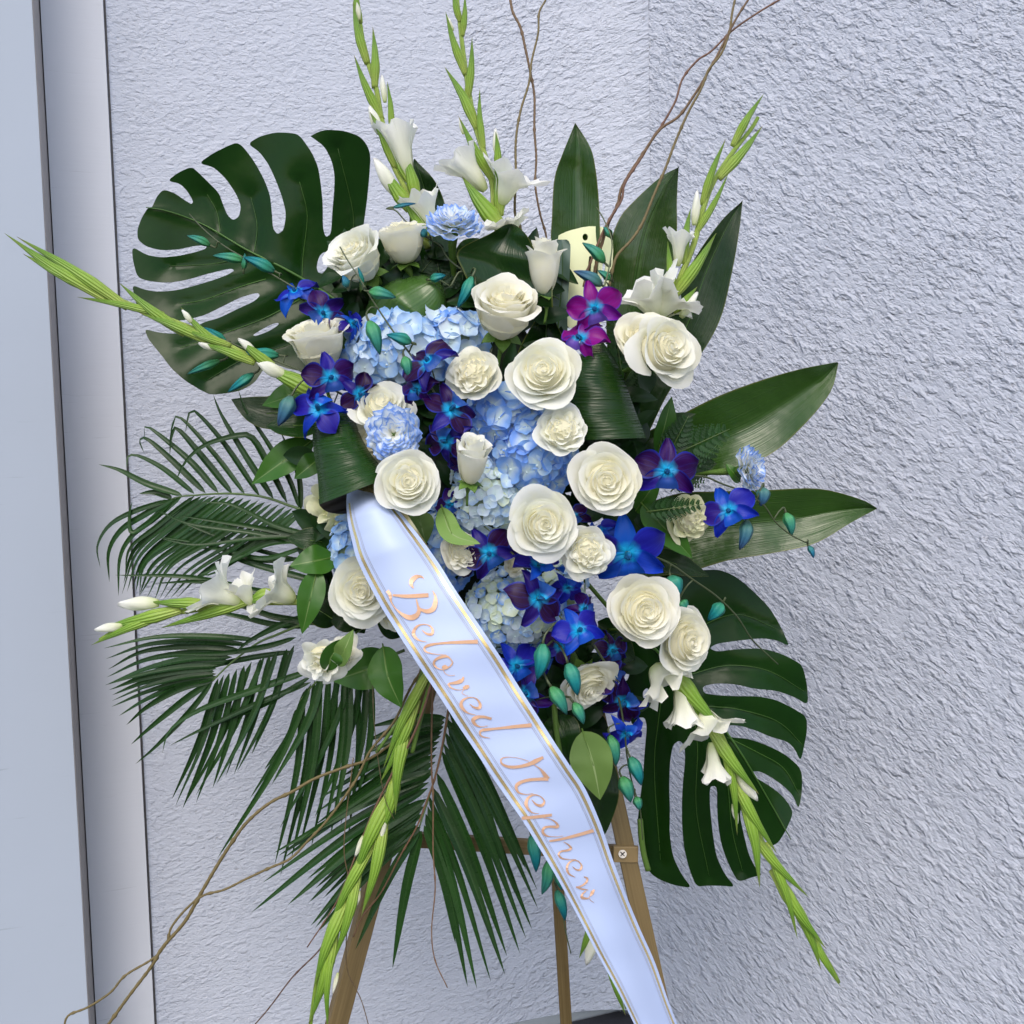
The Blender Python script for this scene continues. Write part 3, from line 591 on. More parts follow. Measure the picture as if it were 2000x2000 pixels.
for a in [
    ('salal_leaf', 'upright bright green leaf above the right purple orchid', (1285, 885), (1312, 775), 50, 1.33, 1.31, G_mid, (0.5, 0, 1)),
    ('salal_leaf', 'glossy folded green leaf left of the cream right-hand flower', (1255, 985), (1352, 1090), 62, 1.31, 1.29, G_mid, (-0.4, 0.6, 1), 0.45),
    ('salal_leaf', 'green leaf just under the right purple orchid', (1240, 1000), (1290, 930), 45, 1.33, 1.31, G_mid, (0, 0.4, 1)),
    ('salal_leaf', 'dark leaf lying under the glossy folded green leaf', (1260, 1080), (1385, 1125), 46, 1.36, 1.35, G_dark, (0, 0.3, 1)),
    ('rose_leaf', 'olive green leaf hanging beside the ribbon near its bend', (1138, 1428), (1172, 1562), 84, 1.27, 1.25, G_olive, (-0.2, 0, 1), 0.12, (4, 0)),
    ('rose_leaf', 'olive leaf curling over the small cream rose by the ribbon', (863, 990), (938, 1062), 44, 1.22, 1.19, G_olive, (0.2, 0.3, 1), 0.15, (-18, 16)),
    ('rose_leaf', 'mid green leaf half hidden right of the ribbon top', (815, 1000), (832, 1062), 52, 1.26, 1.25, G_olive, (0.2, 0.3, 1)),
    ('salal_leaf', 'rounded green leaf left of the ribbon above the long leaf', (655, 1088), (566, 1105), 66, 1.29, 1.27, G_mid, (0, 0.5, 1), 0.15),
    ('salal_leaf', 'long drooping green leaf left of the ribbon rose', (620, 1110), (590, 1238), 52, 1.27, 1.26, G_mid, (0.2, 0.2, 1), 0.25),
    ('salal_leaf', 'oval green leaf pointing down left of the ribbon', (748, 1262), (784, 1382), 74, 1.28, 1.26, G_mid, (-0.3, 0, 1), 0.2, (-8, 0)),
    ('salal_leaf', 'small bright green leaf beneath the ribbon rose', (665, 1150), (690, 1212), 40, 1.27, 1.27, G_olive, (0, 0.2, 1)),
    ('salal_leaf', 'green leaf wrapping the lower left loose white flower', (640, 1310), (688, 1245), 44, 1.24, 1.24, G_mid, (0.4, 0, 1), 0.4, (-14, 0)),
    ('salal_leaf', 'pale green curled leaf right of the lower left loose flower', (660, 1300), (690, 1230), 40, 1.24, 1.23, G_olive, (-0.4, 0, 1), 0.4),
    ('salal_leaf', 'dark leaf left of the lower left loose flower stems', (700, 1220), (640, 1200), 44, 1.33, 1.33, G_dark, (0, 0, 1)),
    ('salal_leaf', 'dark leaf pair low beside the ribbon left edge', (790, 1240), (735, 1180), 60, 1.34, 1.33, G_dark, (0, 0.2, 1)),
    ('salal_leaf', 'dark pointed leaf below the upper left monstera', (590, 800), (452, 780), 70, 1.38, 1.37, G_dark, (0, 0.3, 1), 0.3, (0, 18)),
    ('salal_leaf', 'green leaf beneath the lowest left gladiolus bud', (610, 760), (512, 792), 58, 1.34, 1.33, G_mid, (0, 0.5, 1)),
    ('salal_leaf', 'dark shiny leaf left of the rolled leaf tube', (625, 830), (520, 832), 66, 1.34, 1.33, G_dark, (0, 0.5, 1)),
    ('salal_leaf', 'green leaf hanging left of the rolled leaf tube', (610, 860), (492, 945), 64, 1.36, 1.35, G_mid, (0.1, 0.3, 1)),
    ('salal_leaf', 'small oval leaf touching the rolled leaf tube', (630, 890), (575, 935), 46, 1.31, 1.3, G_mid, (0.1, 0.3, 1)),
    ('salal_leaf', 'dark leaf above the left gladiolus with open flowers', (650, 1060), (560, 1050), 50, 1.35, 1.34, G_dark, (0, 0.3, 1)),
    ('salal_leaf', 'dark leaf below the horizontal gladiolus flowers', (660, 1215), (588, 1170), 60, 1.33, 1.33, G_dark, (0, 0.4, 1)),
    ('salal_leaf', 'large shadowed leaf between ribbon and loose white flower', (770, 1290), (650, 1330), 80, 1.34, 1.33, G_mid, (0, 0.2, 1)),
    ('salal_leaf', 'dark green leaf under the tall willow pair', (945, 470), (880, 545), 60, 1.37, 1.37, G_dark, (0.3, 0.3, 1)),
    ('salal_leaf', 'dark blue green leaf behind the hanging orchid buds', (1085, 1395), (1112, 1480), 74, 1.31, 1.3, G_dark, (0, 0.2, 1)),
    ('salal_leaf', 'broad dark leaf tip beside the upper easel leg', (1160, 1460), (1180, 1632), 80, 1.35, 1.33, G_dark, (0, 0.1, 1)),
    ('salal_leaf', 'dark leaf in the gap between bottom rose and right monstera', (1180, 1250), (1240, 1290), 60, 1.35, 1.35, G_dark, (0, 0.2, 1)),
    ('salal_leaf', 'small leaf below the big right rose stem', (1210, 760), (1180, 700), 40, 1.33, 1.32, G_mid, (0.1, 0.2, 1)),
    ('salal_leaf', 'tiny green leaf left of the white carnation at right', (1445, 940), (1418, 905), 26, 1.32, 1.31, G_mid, (0.1, 0.2, 1)),
    ('salal_leaf', 'shadowed leaf beneath the right purple orchid stem', (1280, 930), (1400, 905), 60, 1.38, 1.37, G_dark, (0.1, 0.3, 1)),
]:
    leaf(*a)

# ------------------------------------------------------------------ filler: a mass of dark leaves nobody could count
def filler():
    rnd = random.Random(11); v = []; f = []; uv = []
    zones = [(925, 940, 220, 400, 230), (1180, 870, 110, 200, 60), (690, 1010, 90, 230, 55), (1120, 1330, 95, 150, 60), (810, 560, 170, 75, 90), (1000, 560, 120, 50, 20)]
    for cx, cy, rx, ry, n in zones:
        for _ in range(n):
            a = rnd.uniform(0, 6.28); q = math.sqrt(rnd.random()); x = cx + rx * q * math.cos(a); y = cy + ry * q * math.sin(a)
            if 1135 < x < 1178 and 1110 < y < 1190: continue
            d = rnd.uniform(1.32, 1.375); L = rnd.uniform(45, 85); an = rnd.uniform(0, 6.28)
            p0 = P(x, y, d); p1 = P(x + L * math.cos(an), y + L * math.sin(an), d + rnd.uniform(-0.02, 0.02))
            w_, g_, u_ = strap([p0, (p0 + p1) / 2 + V3(0, 0, 0.006), p1], lance(m(rnd.uniform(14, 24), d)), V3(rnd.uniform(-.8, .8), rnd.uniform(-.5, .9), 1), 0.3, 8, 5)
            o = len(v); v += list(w_); uv += u_; f += [tuple(o + i for i in q_) for q_ in g_]
    me = mesh('filler_foliage', np.array(v), f, uv, G_fill)
    o = bpy.data.objects.new('filler_foliage', me); COL.objects.link(o); o['kind'] = 'stuff'
    o['label'] = 'dark mass of filler leaves deep behind the flowers'
    o['category'] = 'foliage'
filler()

# ------------------------------------------------------------------ fern sprigs
def fern(label, base, tip, wpx, d0, d1, n=11, bend=(0, 0)):
    th = Thing('fern_sprig', label, 'fern', P(*base, d0), 'leatherleaf fern sprigs')
    c = spline([P(*base, d0), P((base[0] + tip[0]) / 2 + bend[0], (base[1] + tip[1]) / 2 + bend[1], (d0 + d1) / 2 - 0.006), P(*tip, d1)], n + 2)
    v, f, uv = tube(c, [0.0011, 0.0004], 16, 5); th.part('stem', v, f, G_rach, uv)
    L = np.linalg.norm(c[-1] - c[0])
    for i in range(1, n + 1):
        t = nrm(c[i + 1] - c[i - 1]); sd_ = nrm(np.cross(t, BK)); s = i / (n + 1)
        for sg in (-1, 1):
            ln = m(wpx / 2, d0) * (1 - s) ** 0.7 * (0.4 + 0.6 * min(1, s * 4)) + 0.003
            dr = nrm(sd_ * sg + t * 0.65); e = c[i] + dr * ln + V3(0, 0, -0.002)
            v = []; f = []; uv = []; k = 6
            for q in range(1, k + 1):
                b0 = c[i] + (e - c[i]) * (q / (k + 0.5)); pr = nrm(np.cross(dr, BK))
                for s2 in (-1, 1):
                    l2 = ln * 0.34 * (1 - 0.75 * q / k) + 0.0012
                    w_, g_, u_ = strap([b0, b0 + (pr * s2 * 0.85 + dr * 0.6) * l2], lance(l2 * 0.33, 0.6), BK + sd_ * 0.2, 0.2, 5, 3)
                    o = len(v); v += list(w_); uv += u_; f += [tuple(o + z for z in g2) for g2 in g_]
            th.part('frondlet', v, f, G_fern, uv)
for a in [('fern sprig fanning over the wide right leaf', (1280, 905), (1425, 838), 120, 1.33, 1.31, 11), ('fern sprig standing above the right purple orchid', (1300, 900), (1345, 812), 80, 1.33, 1.31, 9),
          ('fern sprig below the right purple orchid, over the cream flower', (1262, 1000), (1372, 985), 60, 1.27, 1.25, 9), ('fern sprig left of the upper right rose', (1225, 800), (1195, 600), 90, 1.35, 1.33, 12),
          ('fern sprig between upper right rose and white gladiolus petals', (1230, 640), (1345, 590), 70, 1.33, 1.31, 9), ('fern sprig under the top blue carnation', (870, 620), (850, 480), 90, 1.35, 1.33, 10),
          ('fern sprig left of the upright cream rose', (900, 640), (905, 510), 90, 1.35, 1.34, 10), ('small fern sprig beside the second cream rose', (800, 560), (845, 505), 60, 1.34, 1.33, 8),
          ('fern sprig behind the right orchid spray stem', (1310, 960), (1400, 870), 90, 1.35, 1.34, 9)]:
    fern(*a)

# ------------------------------------------------------------------ palm fronds
def densify(L, lo=0, hi=None):
    hi = len(L) if hi is None else hi; out = list(L)
    for i in range(lo, hi - 1):
        a, b = L[i], L[i + 1]
        if len(a) == len(b): out.append([((p[0] + q[0]) / 2, (p[1] + q[1]) / 2) for p, q in zip(a, b)])
    return out
def frond(label, rach, d, leaflets, grp='palm fronds on the left and below', wpx=15, rr=0.0022):
    th = Thing('palm_frond', label, 'palm frond', P(*rach[0], d[0]), grp)
    dl = lambda t: d[0] + (d[1] - d[0]) * t
    n = len(rach); v, f, uv = tube([P(x, y, dl(i / (n - 1))) for i, (x, y) in enumerate(rach)], [rr, rr * 0.5], 30, 7); th.part('rachis', v, f, G_rach, uv)
    rnd = random.Random(len(leaflets) * 7 + int(rach[0][0]))
    for lf in leaflets:
        pts = [(p[0], p[1]) for p in lf]; q, t = dist_line(pts[0][0], pts[0][1], rach); t /= (n - 1); dd = dl(t); k = len(pts)
        out = rnd.uniform(-0.02, 0.02)
        v, f, uv = strap([P(x, y, dd + out * (i / (k - 1)) ** 1.2 + 0.0005) for i, (x, y) in enumerate(pts)], lance(m(wpx / 2 * rnd.uniform(0.85, 1.15), dd), 0.55, 0.7), V3(rnd.uniform(-.5, .5), rnd.uniform(-.1, .7), 1), 0.35, 22, 5)
        th.part('leaflet', v, f, G_palm, uv)
cP = lambda *p: zc(100, 700, 2.972, p)
f1 = [cP(*q) for q in [
    ((760, 795), (560, 730), (400, 650), (275, 615)), ((830, 785), (650, 640), (500, 565), (445, 575), (440, 640)), ((895, 780), (700, 590), (560, 470), (515, 478), (540, 550)),
    ((970, 780), (800, 590), (570, 402), (545, 425), (542, 460)), ((1050, 785), (900, 600), (740, 415), (700, 440), (688, 560)), ((1125, 790), (950, 560), (750, 345), (705, 390), (690, 480)),
    ((1210, 800), (1000, 490), (830, 305), (795, 345), (780, 430)), ((1290, 815), (1120, 550), (990, 330), (940, 210)), ((1370, 840), (1260, 620), (1180, 480), (1110, 445), (900, 500), (780, 600), (720, 720)),
    ((1440, 870), (1380, 700), (1250, 480), (1130, 300), (1085, 180)), ((700, 810), (600, 778), (510, 785)), ((1450, 880), (1440, 700), (1390, 560), (1330, 420)),
    ((690, 820), (480, 890), (340, 970), (270, 1090), (285, 1215)), ((760, 800), (600, 930), (470, 1030), (400, 1160), (390, 1380)), ((830, 800), (620, 970), (460, 1100), (430, 1240)),
    ((910, 800), (700, 950), (500, 1130), (410, 1370)), ((990, 800), (750, 980), (540, 1160), (470, 1340)), ((1070, 805), (830, 1000), (560, 1180), (510, 1370)),
    ((1160, 820), (900, 1020), (640, 1200), (510, 1380)), ((1240, 835), (1000, 1020), (700, 1200), (600, 1400)), ((1320, 850), (1080, 1050), (800, 1230), (650, 1400)),
    ((1400, 870), (1150, 1080), (900, 1230), (730, 1390)), ((1450, 900), (1250, 1060), (1000, 1200), (850, 1260)), ((720, 810), (560, 960), (470, 1010), (455, 920), (470, 830))]]
frond('palm frond with curled leaflet tips above the horizontal gladiolus', cP((1560, 960), (1450, 880), (1370, 850), (1290, 820), (1210, 800), (1125, 790), (1050, 785), (970, 785), (890, 790), (830, 795), (760, 800), (690, 820)), (1.36, 1.40), f1[:12] + densify(f1[12:23]) + f1[23:], wpx=12)
f2 = [cP(*q) for q in [((1560, 1040), (1300, 970), (1050, 850), (870, 835)), ((1550, 1030), (1200, 985), (980, 955)), ((1550, 1030), (1200, 1045), (840, 1085), (600, 1035)), ((1560, 1060), (1250, 1080), (960, 1240), (860, 1260)),
     ((1540, 1100), (1200, 1020), (800, 960), (620, 880)), ((1500, 1190), (1150, 1100), (900, 1010), (620, 890)), ((1480, 1160), (1200, 1170), (900, 1080), (620, 1035)), ((1500, 1200), (1300, 1215), (1080, 1140), (980, 990)),
     ((1560, 1050), (1350, 1010), (1100, 965), (730, 910)), ((1540, 1070), (1250, 1160), (1000, 1110), (780, 1100))]]
frond('thin palm frond crossing horizontally above the white gladiolus', cP((1640, 1040), (1600, 1045), (1550, 1060), (1500, 1130), (1470, 1180)), (1.34, 1.37), f2, wpx=11)
f3 = [cP(*q) for q in [((1195, 1635), (900, 1615), (600, 1620), (305, 1683)), ((1090, 1690), (850, 1672), (540, 1700), (330, 1805)), ((1050, 1735), (800, 1745), (560, 1800), (315, 1897)), ((1010, 1775), (760, 1800), (560, 1870), (400, 1935)),
      ((1420, 1620), (1250, 1670), (1000, 1710), (700, 1715)), ((1410, 1700), (1150, 1740), (900, 1800), (600, 1932)), ((1560, 1480), (1350, 1540), (1150, 1640), (1060, 1720)), ((1560, 1540), (1300, 1500), (1100, 1440), (950, 1470)),
      ((1500, 1560), (1300, 1545), (1100, 1500), (800, 1440)), ((1480, 1420), (1200, 1390), (900, 1300), (600, 1305)), ((1500, 1400), (1200, 1350), (800, 1270), (370, 1258)), ((1560, 1300), (1300, 1230), (1120, 1180), (940, 1120))]]
cQ = lambda *p: zc(100, 1300, 2.76, p)
f3 += [cQ(*q) for q in [((900, 0), (700, 10), (500, 45), (290, 105)), ((880, 30), (700, 45), (500, 90), (330, 158)), ((900, 60), (720, 85), (520, 140), (325, 222)), ((880, 75), (700, 120), (520, 220), (405, 320)), ((870, 85), (760, 230), (580, 420), (455, 530)),
       ((1420, 20), (1100, 130), (800, 240), (640, 350), (600, 470)), ((1400, 90), (1100, 210), (800, 350), (640, 430)), ((1400, 60), (1150, 210), (950, 290), (760, 370))]]
for k, (bx, by, tx, ty) in enumerate([(900, 70, 650, 722), (930, 50, 670, 757), (960, 40, 708, 772), (1000, 20, 780, 742), (1040, 0, 870, 662), (1080, -20, 720, 745), (1130, -40, 940, 600), (1180, -60, 985, 590), (1220, -80, 890, 640), (1270, -90, 1080, 480), (1310, -110, 1000, 575), (1150, -50, 780, 700)]):
    f3.append(cQ((bx, by), (bx + (tx - bx) * 0.45 + 12, by + (ty - by) * 0.5), (tx, ty)))
frond('broad palm frond spreading to the lower left', [(640, 1205), (590, 1220), (540, 1240), (505, 1255), (467, 1282), (440, 1305), (415, 1330)], (1.36, 1.36), densify(f3, 0, 4) + densify(f3[12:17])[5:], wpx=13)
f4 = []
for (bx, by, tx, ty) in [(1400, 100, 895, 1040), (1380, 120, 1070, 720), (1360, 150, 1205, 1075), (1420, 80, 1235, 1135), (1450, 60, 1295, 1040), (1500, 40, 1340, 985), (1540, 40, 1400, 990), (1580, 30, 1470, 900), (1610, 30, 1505, 920), (1650, 40, 1600, 940), (1700, 60, 1560, 860), (1730, 80, 1640, 760),
                         (1640, 10, 1230, 880), (1330, 230, 1150, 560), (1690, 20, 1420, 820), (1560, 10, 1290, 900), (1470, 30, 1190, 640)]:
    f4.append(cQ((bx, by), (bx + (tx - bx) * 0.42 + 30, by + (ty - by) * 0.45), (tx, ty)))
frond('palm frond hanging straight down below the loose white flower', [(790, 1270), (740, 1290), (700, 1300), (660, 1310), (620, 1330), (585, 1370)], (1.35, 1.37), f4, wpx=15)
cR = lambda *p: zc(600, 1300, 2.76, p)
f5 = []
for (bx, by, tx, ty) in [(640, 800, 865, 1732), (650, 760, 915, 1742), (655, 700, 990, 1702), (670, 650, 1067, 1667), (700, 580, 1077, 1567), (725, 460, 1147, 1552), (735, 420, 1180, 1472), (745, 360, 1212, 1422), (755, 300, 1245, 1312), (765, 250, 1240, 1210), (760, 320, 1120, 1230), (745, 280, 1180, 1100), (630, 860, 800, 1500)]:
    f5.append(cR((bx, by), (bx + (tx - bx) * 0.42 + 26, by + (ty - by) * 0.45 - 20), (tx, ty)))
for (bx, by, tx, ty) in [(615, 890, 460, 1630), (600, 880, 60, 1432), (590, 840, 20, 1402), (640, 720, 0, 1150), (620, 800, 90, 1250), (650, 660, -300, 1330), (660, 600, -180, 1010), (690, 520, -130, 1040), (700, 440, 40, 860), (720, 380, 60, 720), (735, 330, 300, 480), (745, 280, 330, 330), (610, 870, 240, 1180)]:
    f5.append(cR((bx, by), (bx + (tx - bx) * 0.45 - 6, by + (ty - by) * 0.42 - 16), (tx, ty)))
frond('palm frond fanning down in front of the easel crossbar', cR((780, 180), (760, 250), (730, 430), (700, 560), (665, 680), (630, 790), (605, 870)), (1.36, 1.34), f5[:13] + densify(f5[13:]), wpx=19)

# ------------------------------------------------------------------ curly willow
def willow(label, pts, d, r, col=(0.12, 0.07, 0.03), tw=None):
    th = Thing('willow_branch', label, 'branch', P(*pts[0], d[0]), 'curly willow branches')
    r = tuple(a * 0.78 for a in r); n = len(pts); q = [P(x, y, d[0] + (d[1] - d[0]) * i / (n - 1)) for i, (x, y) in enumerate(pts)]
    v, f, uv = tube(q, r, n * 7, 7)
    rnd = random.Random(n * 3); v = np.array(v); k = 7
    for i in range(0, len(v), k):
        s_ = 1 + 0.12 * math.sin(i * 0.37) + (0.45 if (i // k) % 17 == 5 else 0)
        c = v[i:i + k].mean(0); v[i:i + k] = c + (v[i:i + k] - c) * s_
    th.part('branch', v, f, M_willow, uv, color=col)
c3 = lambda p: zc(1000, 100, 2.76, p)
BR, OL, RD = (0.11, 0.065, 0.03), (0.13, 0.12, 0.035), (0.13, 0.05, 0.04)
willow('thin willow branch crossing from the left at the top centre', c2([(1290, 1300), (1285, 1255), (1255, 1150), (1230, 1000), (1235, 850), (1225, 700), (1225, 520), (1205, 400), (1180, 280), (1150, 150), (1110, 70), (1095, 0), (1085, -60)]), (1.38, 1.40), (0.0018, 0.0024), BR)
willow('thin willow branch crossing from the right at the top centre', c2([(1160, 1300), (1150, 1230), (1120, 1150), (1125, 950), (1125, 760), (1150, 600), (1195, 450), (1210, 330), (1245, 180), (1250, 70), (1285, 0), (1300, -60)]), (1.37, 1.39), (0.0024, 0.0017), OL)
willow('long willow branch curving down in front of the broad right leaf', [(1190, 560), (1196, 527), (1206, 498), (1232, 470), (1254, 437), (1275, 386), (1301, 325), (1319, 277), (1344, 220), (1370, 172), (1384, 136), (1409, 104), (1425, 60), (1430, 25), (1440, -20)], (1.36, 1.37), (0.0026, 0.002), OL)
willow('willow branch forking away to the left of the right pair', [(1140, 560), (1148, 527), (1174, 462), (1192, 426), (1214, 390), (1221, 357), (1254, 306), (1279, 263), (1290, 249), (1319, 198), (1333, 154), (1362, 118), (1389, 100), (1430, 60), (1480, 25), (1530, -5)], (1.37, 1.38), (0.0024, 0.0016), RD)
willow('willow branch joining the right pair near the leaf tip', [(1160, 540), (1167, 506), (1188, 437), (1206, 401), (1217, 361), (1261, 292), (1290, 252), (1326, 227), (1355, 187), (1372, 160), (1400, 110), (1436, 40), (1461, 0), (1475, -20)], (1.38, 1.365), (0.003, 0.0018), BR)
willow('upper of two long willow branches reaching the lower left corner', [(820, 1400), (788, 1434), (723, 1481), (672, 1499), (614, 1521), (571, 1546), (527, 1568), (484, 1604), (451, 1648), (419, 1699), (390, 1749), (361, 1800), (317, 1851), (296, 1887), (252, 1945), (205, 2010)], (1.31, 1.28), (0.0022, 0.0026, 0.003, 0.0025), OL)
willow('lower of two long willow branches, ending in a small fork at left', [(830, 1300), (800, 1347), (770, 1409), (723, 1467), (694, 1525), (643, 1597), (600, 1644), (567, 1677), (527, 1695), (480, 1717), (437, 1738), (397, 1749), (364, 1775), (335, 1811), (325, 1843), (299, 1872), (245, 1905), (216, 1938), (172, 1967), (134, 1983), (125, 2005)], (1.30, 1.28), (0.0022, 0.0018), OL)
willow('dark thin twig slanting behind the left easel leg', [(760, 1600), (700, 1720), (665, 1775), (636, 1836), (618, 1862), (571, 1909), (527, 1967), (490, 2010)], (1.39, 1.4), (0.0016, 0.0012), (0.05, 0.02, 0.03))
willow('reddish twig running along the central palm frond to the leg', [(880, 1330), (875, 1391), (854, 1503), (832, 1568), (814, 1615), (781, 1673), (745, 1742), (709, 1789), (690, 1830)], (1.33, 1.33), (0.0018, 0.0012), (0.2, 0.09, 0.05))
willow('wavy tan twig hanging straight down below the palm frond', [(846, 1336), (843, 1420), (843, 1503), (846, 1554), (846, 1662), (850, 1735), (843, 1818), (850, 1876), (874, 1929)], (1.325, 1.33), (0.0017, 0.0009), (0.2, 0.11, 0.06))
willow('brown twig twisting along the hanging gladiolus', [(850, 1300), (832, 1372), (803, 1445), (770, 1503), (727, 1590), (698, 1662), (665, 1746), (640, 1790), (600, 1850)], (1.275, 1.28), (0.0022, 0.001), RD)
willow('thin twig trailing over the left easel leg', [(690, 1480), (672, 1648), (683, 1735), (676, 1843), (680, 1900), (705, 1952), (722, 2010)], (1.30, 1.32), (0.0009, 0.0008), (0.1, 0.07, 0.03))
willow('thin dark stem crossing in front of the hanging gladiolus', [(728, 1330), (730, 1400), (738, 1480), (752, 1560), (770, 1600)], (1.27, 1.27), (0.0008, 0.0006), (0.02, 0.04, 0.015))

# ------------------------------------------------------------------ petals and flower heads (unit size, facing +Z)
def gmesh(name, fn, nu, nv, mat, thick=0):
    v = []; uv = []
    for j in range(nv):
        for i in range(nu):
            u = -1 + 2 * i / (nu - 1); t = j / (nv - 1); v.append(fn(u, t)); uv.append(((u + 1) / 2, t))
    return mesh(name, v, grid(nu, nv), uv, mat, thick)
def rose_petal(th0, R, H, span, curl, vc, rnd, mat, lip=0.0, spiral=0.03, ruf=0.02):
    ph = rnd.uniform(0, 6.28); ph2 = rnd.uniform(0, 6.28); dz = rnd.uniform(-.04, .04); tilt = rnd.uniform(-.10, .10); cv = curl * rnd.uniform(0.6, 1.45)
    def fn(u, v):
        wd = span * (0.40 + 0.60 * math.sin(min(1, v * 1.35) * math.pi / 2))
        hv = v * (1 - 0.20 * abs(u) ** 3.2 + tilt * u * v + lip * 0.06 * math.exp(-(u * 4) ** 2)) + ruf * 0.4 * v * v * math.sin(u * 5.3 + ph2)
        a = min(hv, 1.12) * math.pi / 2 * 0.96
        r = 0.06 + (R - 0.06) * math.sin(a) ** 0.85; z = (H + dz) * (1 - math.cos(a)) ** 0.92 if a > 0 else 0
        k = max(0, (hv - vc) / (1 - vc)); kk = k ** 1.5 * (1 + 0.35 * math.sin(u * 2.4 + ph))
        r += cv * kk; z -= cv * 0.75 * k ** 2.6
        r += spiral * u + 0.03 * abs(u) ** 4 * v * (1 if curl > 0.1 else 0) + ruf * math.sin(u * 4.6 + ph) * v * v
        z += ruf * math.sin(u * 6.1 + ph2) * v * v
        t = th0 + u * wd
        return (r * math.cos(t), r * math.sin(t), z)
    return gmesh('petal', fn, 13, 12, mat)
def rose_set(layers, seed, shift=-0.35, inner=3):
    rnd = random.Random(seed); out = []; g0 = rnd.uniform(0, 6)
    for li, (n_, R, H, span, curl, vc, ruf) in enumerate(layers):
        g0 += rnd.uniform(0.4, 1.2)
        for i in range(n_):
            mt = M_rose if li < len(layers) - 3 else M_roseo
            me = rose_petal(g0 + i * 2 * math.pi / n_ + rnd.uniform(-.18, .18), R * rnd.uniform(0.94, 1.06), H, span * rnd.uniform(0.9, 1.1), curl, vc, rnd, mt, lip=rnd.uniform(0, 1.6), ruf=ruf)
            me.transform(Matrix.Translation((0, 0, shift))); out.append(me)
    return out
OPEN = [(3, .07, .86, 1.9, .02, .8, .004), (3, .13, .88, 1.6, .045, .8, .006), (4, .20, .88, 1.3, .06, .8, .008), (4, .28, .87, 1.25, .075, .78, .01), (4, .37, .84, 1.25, .075, .78, .010), (4, .47, .79, 1.2, .085, .75, .012), (4, .57, .73, 1.15, .10, .70, .016), (4, .68, .64, 1.15, .12, .64, .02), (4, .79, .54, 1.1, .15, .58, .026)]
SEMI = [(3, .08, 1.02, 1.9, .02, .85, .004), (3, .15, 1.04, 1.6, .045, .85, .006), (4, .23, 1.04, 1.3, .06, .84, .008), (4, .32, 1.03, 1.25, .07, .82, .01), (5, .41, 1.0, 1.05, .085, .8, .012), (5, .50, .97, 1.05, .10, .76, .016), (4, .60, .92, 1.2, .15, .72, .024), (4, .68, .82, 1.15, .22, .66, .03)]
CUP = [(3, .09, 1.30, 1.9, .02, .88, .004), (3, .17, 1.32, 1.6, .045, .88, .008), (4, .26, 1.32, 1.3, .06, .88, .01), (4, .36, 1.32, 1.25, .07, .87, .012), (4, .47, 1.31, 1.25, .09, .85, .016), (4, .58, 1.28, 1.25, .10, .84, .02), (4, .68, 1.22, 1.25, .12, .82, .024)]
BUD = [(3, .10, 1.85, 1.9, .01, .9, .006), (3, .20, 1.92, 1.7, .03, .9, .01), (3, .32, 1.92, 1.7, .06, .9, .014), (3, .45, 1.86, 1.6, .10, .88, .018), (3, .54, 1.70, 1.4, .16, .84, .024)]
SPRAY = [(5, .08, .78, 1.0, .04, .8, .025), (6, .16, .80, .8, .06, .8, .03), (7, .25, .80, .7, .07, .76, .035), (7, .35, .77, .65, .08, .74, .035), (7, .46, .72, .65, .10, .7, .035), (6, .58, .64, .75, .12, .64, .035), (5, .70, .52, .95, .17, .56, .035)]
LOOSE = [(3, .14, .9, 1.2, .05, .7, .05), (4, .30, .88, .95, .12, .64, .05), (4, .46, .76, .95, .2, .55, .06), (4, .60, .56, .9, .32, .5, .07)]
PROTO = {}
for kind, lay, seeds, sh in (('OPEN', OPEN, (1, 2, 3, 4), -.35), ('SEMI', SEMI, (5, 6, 7), -.45), ('CUP', CUP, (8, 9, 10), -.62), ('BUD', BUD, (11, 12), -.95), ('SPRAY', SPRAY, (13, 14, 15), -.3), ('LOOSE', LOOSE, (16, 17), -.3)):
    for i, sd0 in enumerate(seeds): PROTO[kind, i] = (rose_set(lay, sd0, sh), sh)
def fill_dome(H, mat):  # added cream dome, closes the petal gaps so the rose centre looks lighter
    v = []
    for j in range(7):
        a = j / 6 * math.pi / 2
        for i in range(14): v.append((0.60 * math.cos(a) * math.cos(i * 0.4488), 0.60 * math.cos(a) * math.sin(i * 0.4488), H * (0.36 + 0.50 * math.sin(a) ** 1.3)))
    return mesh('fill_dome', v, grid(14, 7, 0, True), [(0.5, 0.55)] * len(v), mat)
FILL_DOME = {'OPEN': fill_dome(0.86, M_rose), 'SEMI': fill_dome(1.04, M_rose), 'CUP': fill_dome(1.32, M_rose), 'SPRAY': fill_dome(0.80, M_rose), 'LOOSE': fill_dome(0.5, M_rose)}
def sepal_mesh(k):
    a = k * 2 * math.pi / 5
    def fn(u, v):
        r = 0.10 + 0.42 * v; wdt = 0.20 * math.sin(math.pi * (0.12 + 0.88 * v) ** 0.8); z = -0.02 - 0.16 * v * v
        return (r * math.cos(a) - u * wdt * math.sin(a), r * math.sin(a) + u * wdt * math.cos(a), z + 0.04 * u * u)
    return gmesh('sepal', fn, 4, 7, G_stem)
SEP = [sepal_mesh(k) for k in range(5)]
_t = tube([(0, 0, -3.0), (0.1, 0.05, -1.5), (0, 0, -0.25), (0, 0, -0.12), (0, 0, 0.02)], [0.045, 0.05, 0.05, 0.14, 0.14], 16, 8)
STEM = mesh('stem', _t[0], _t[1], _t[2], G_stem)
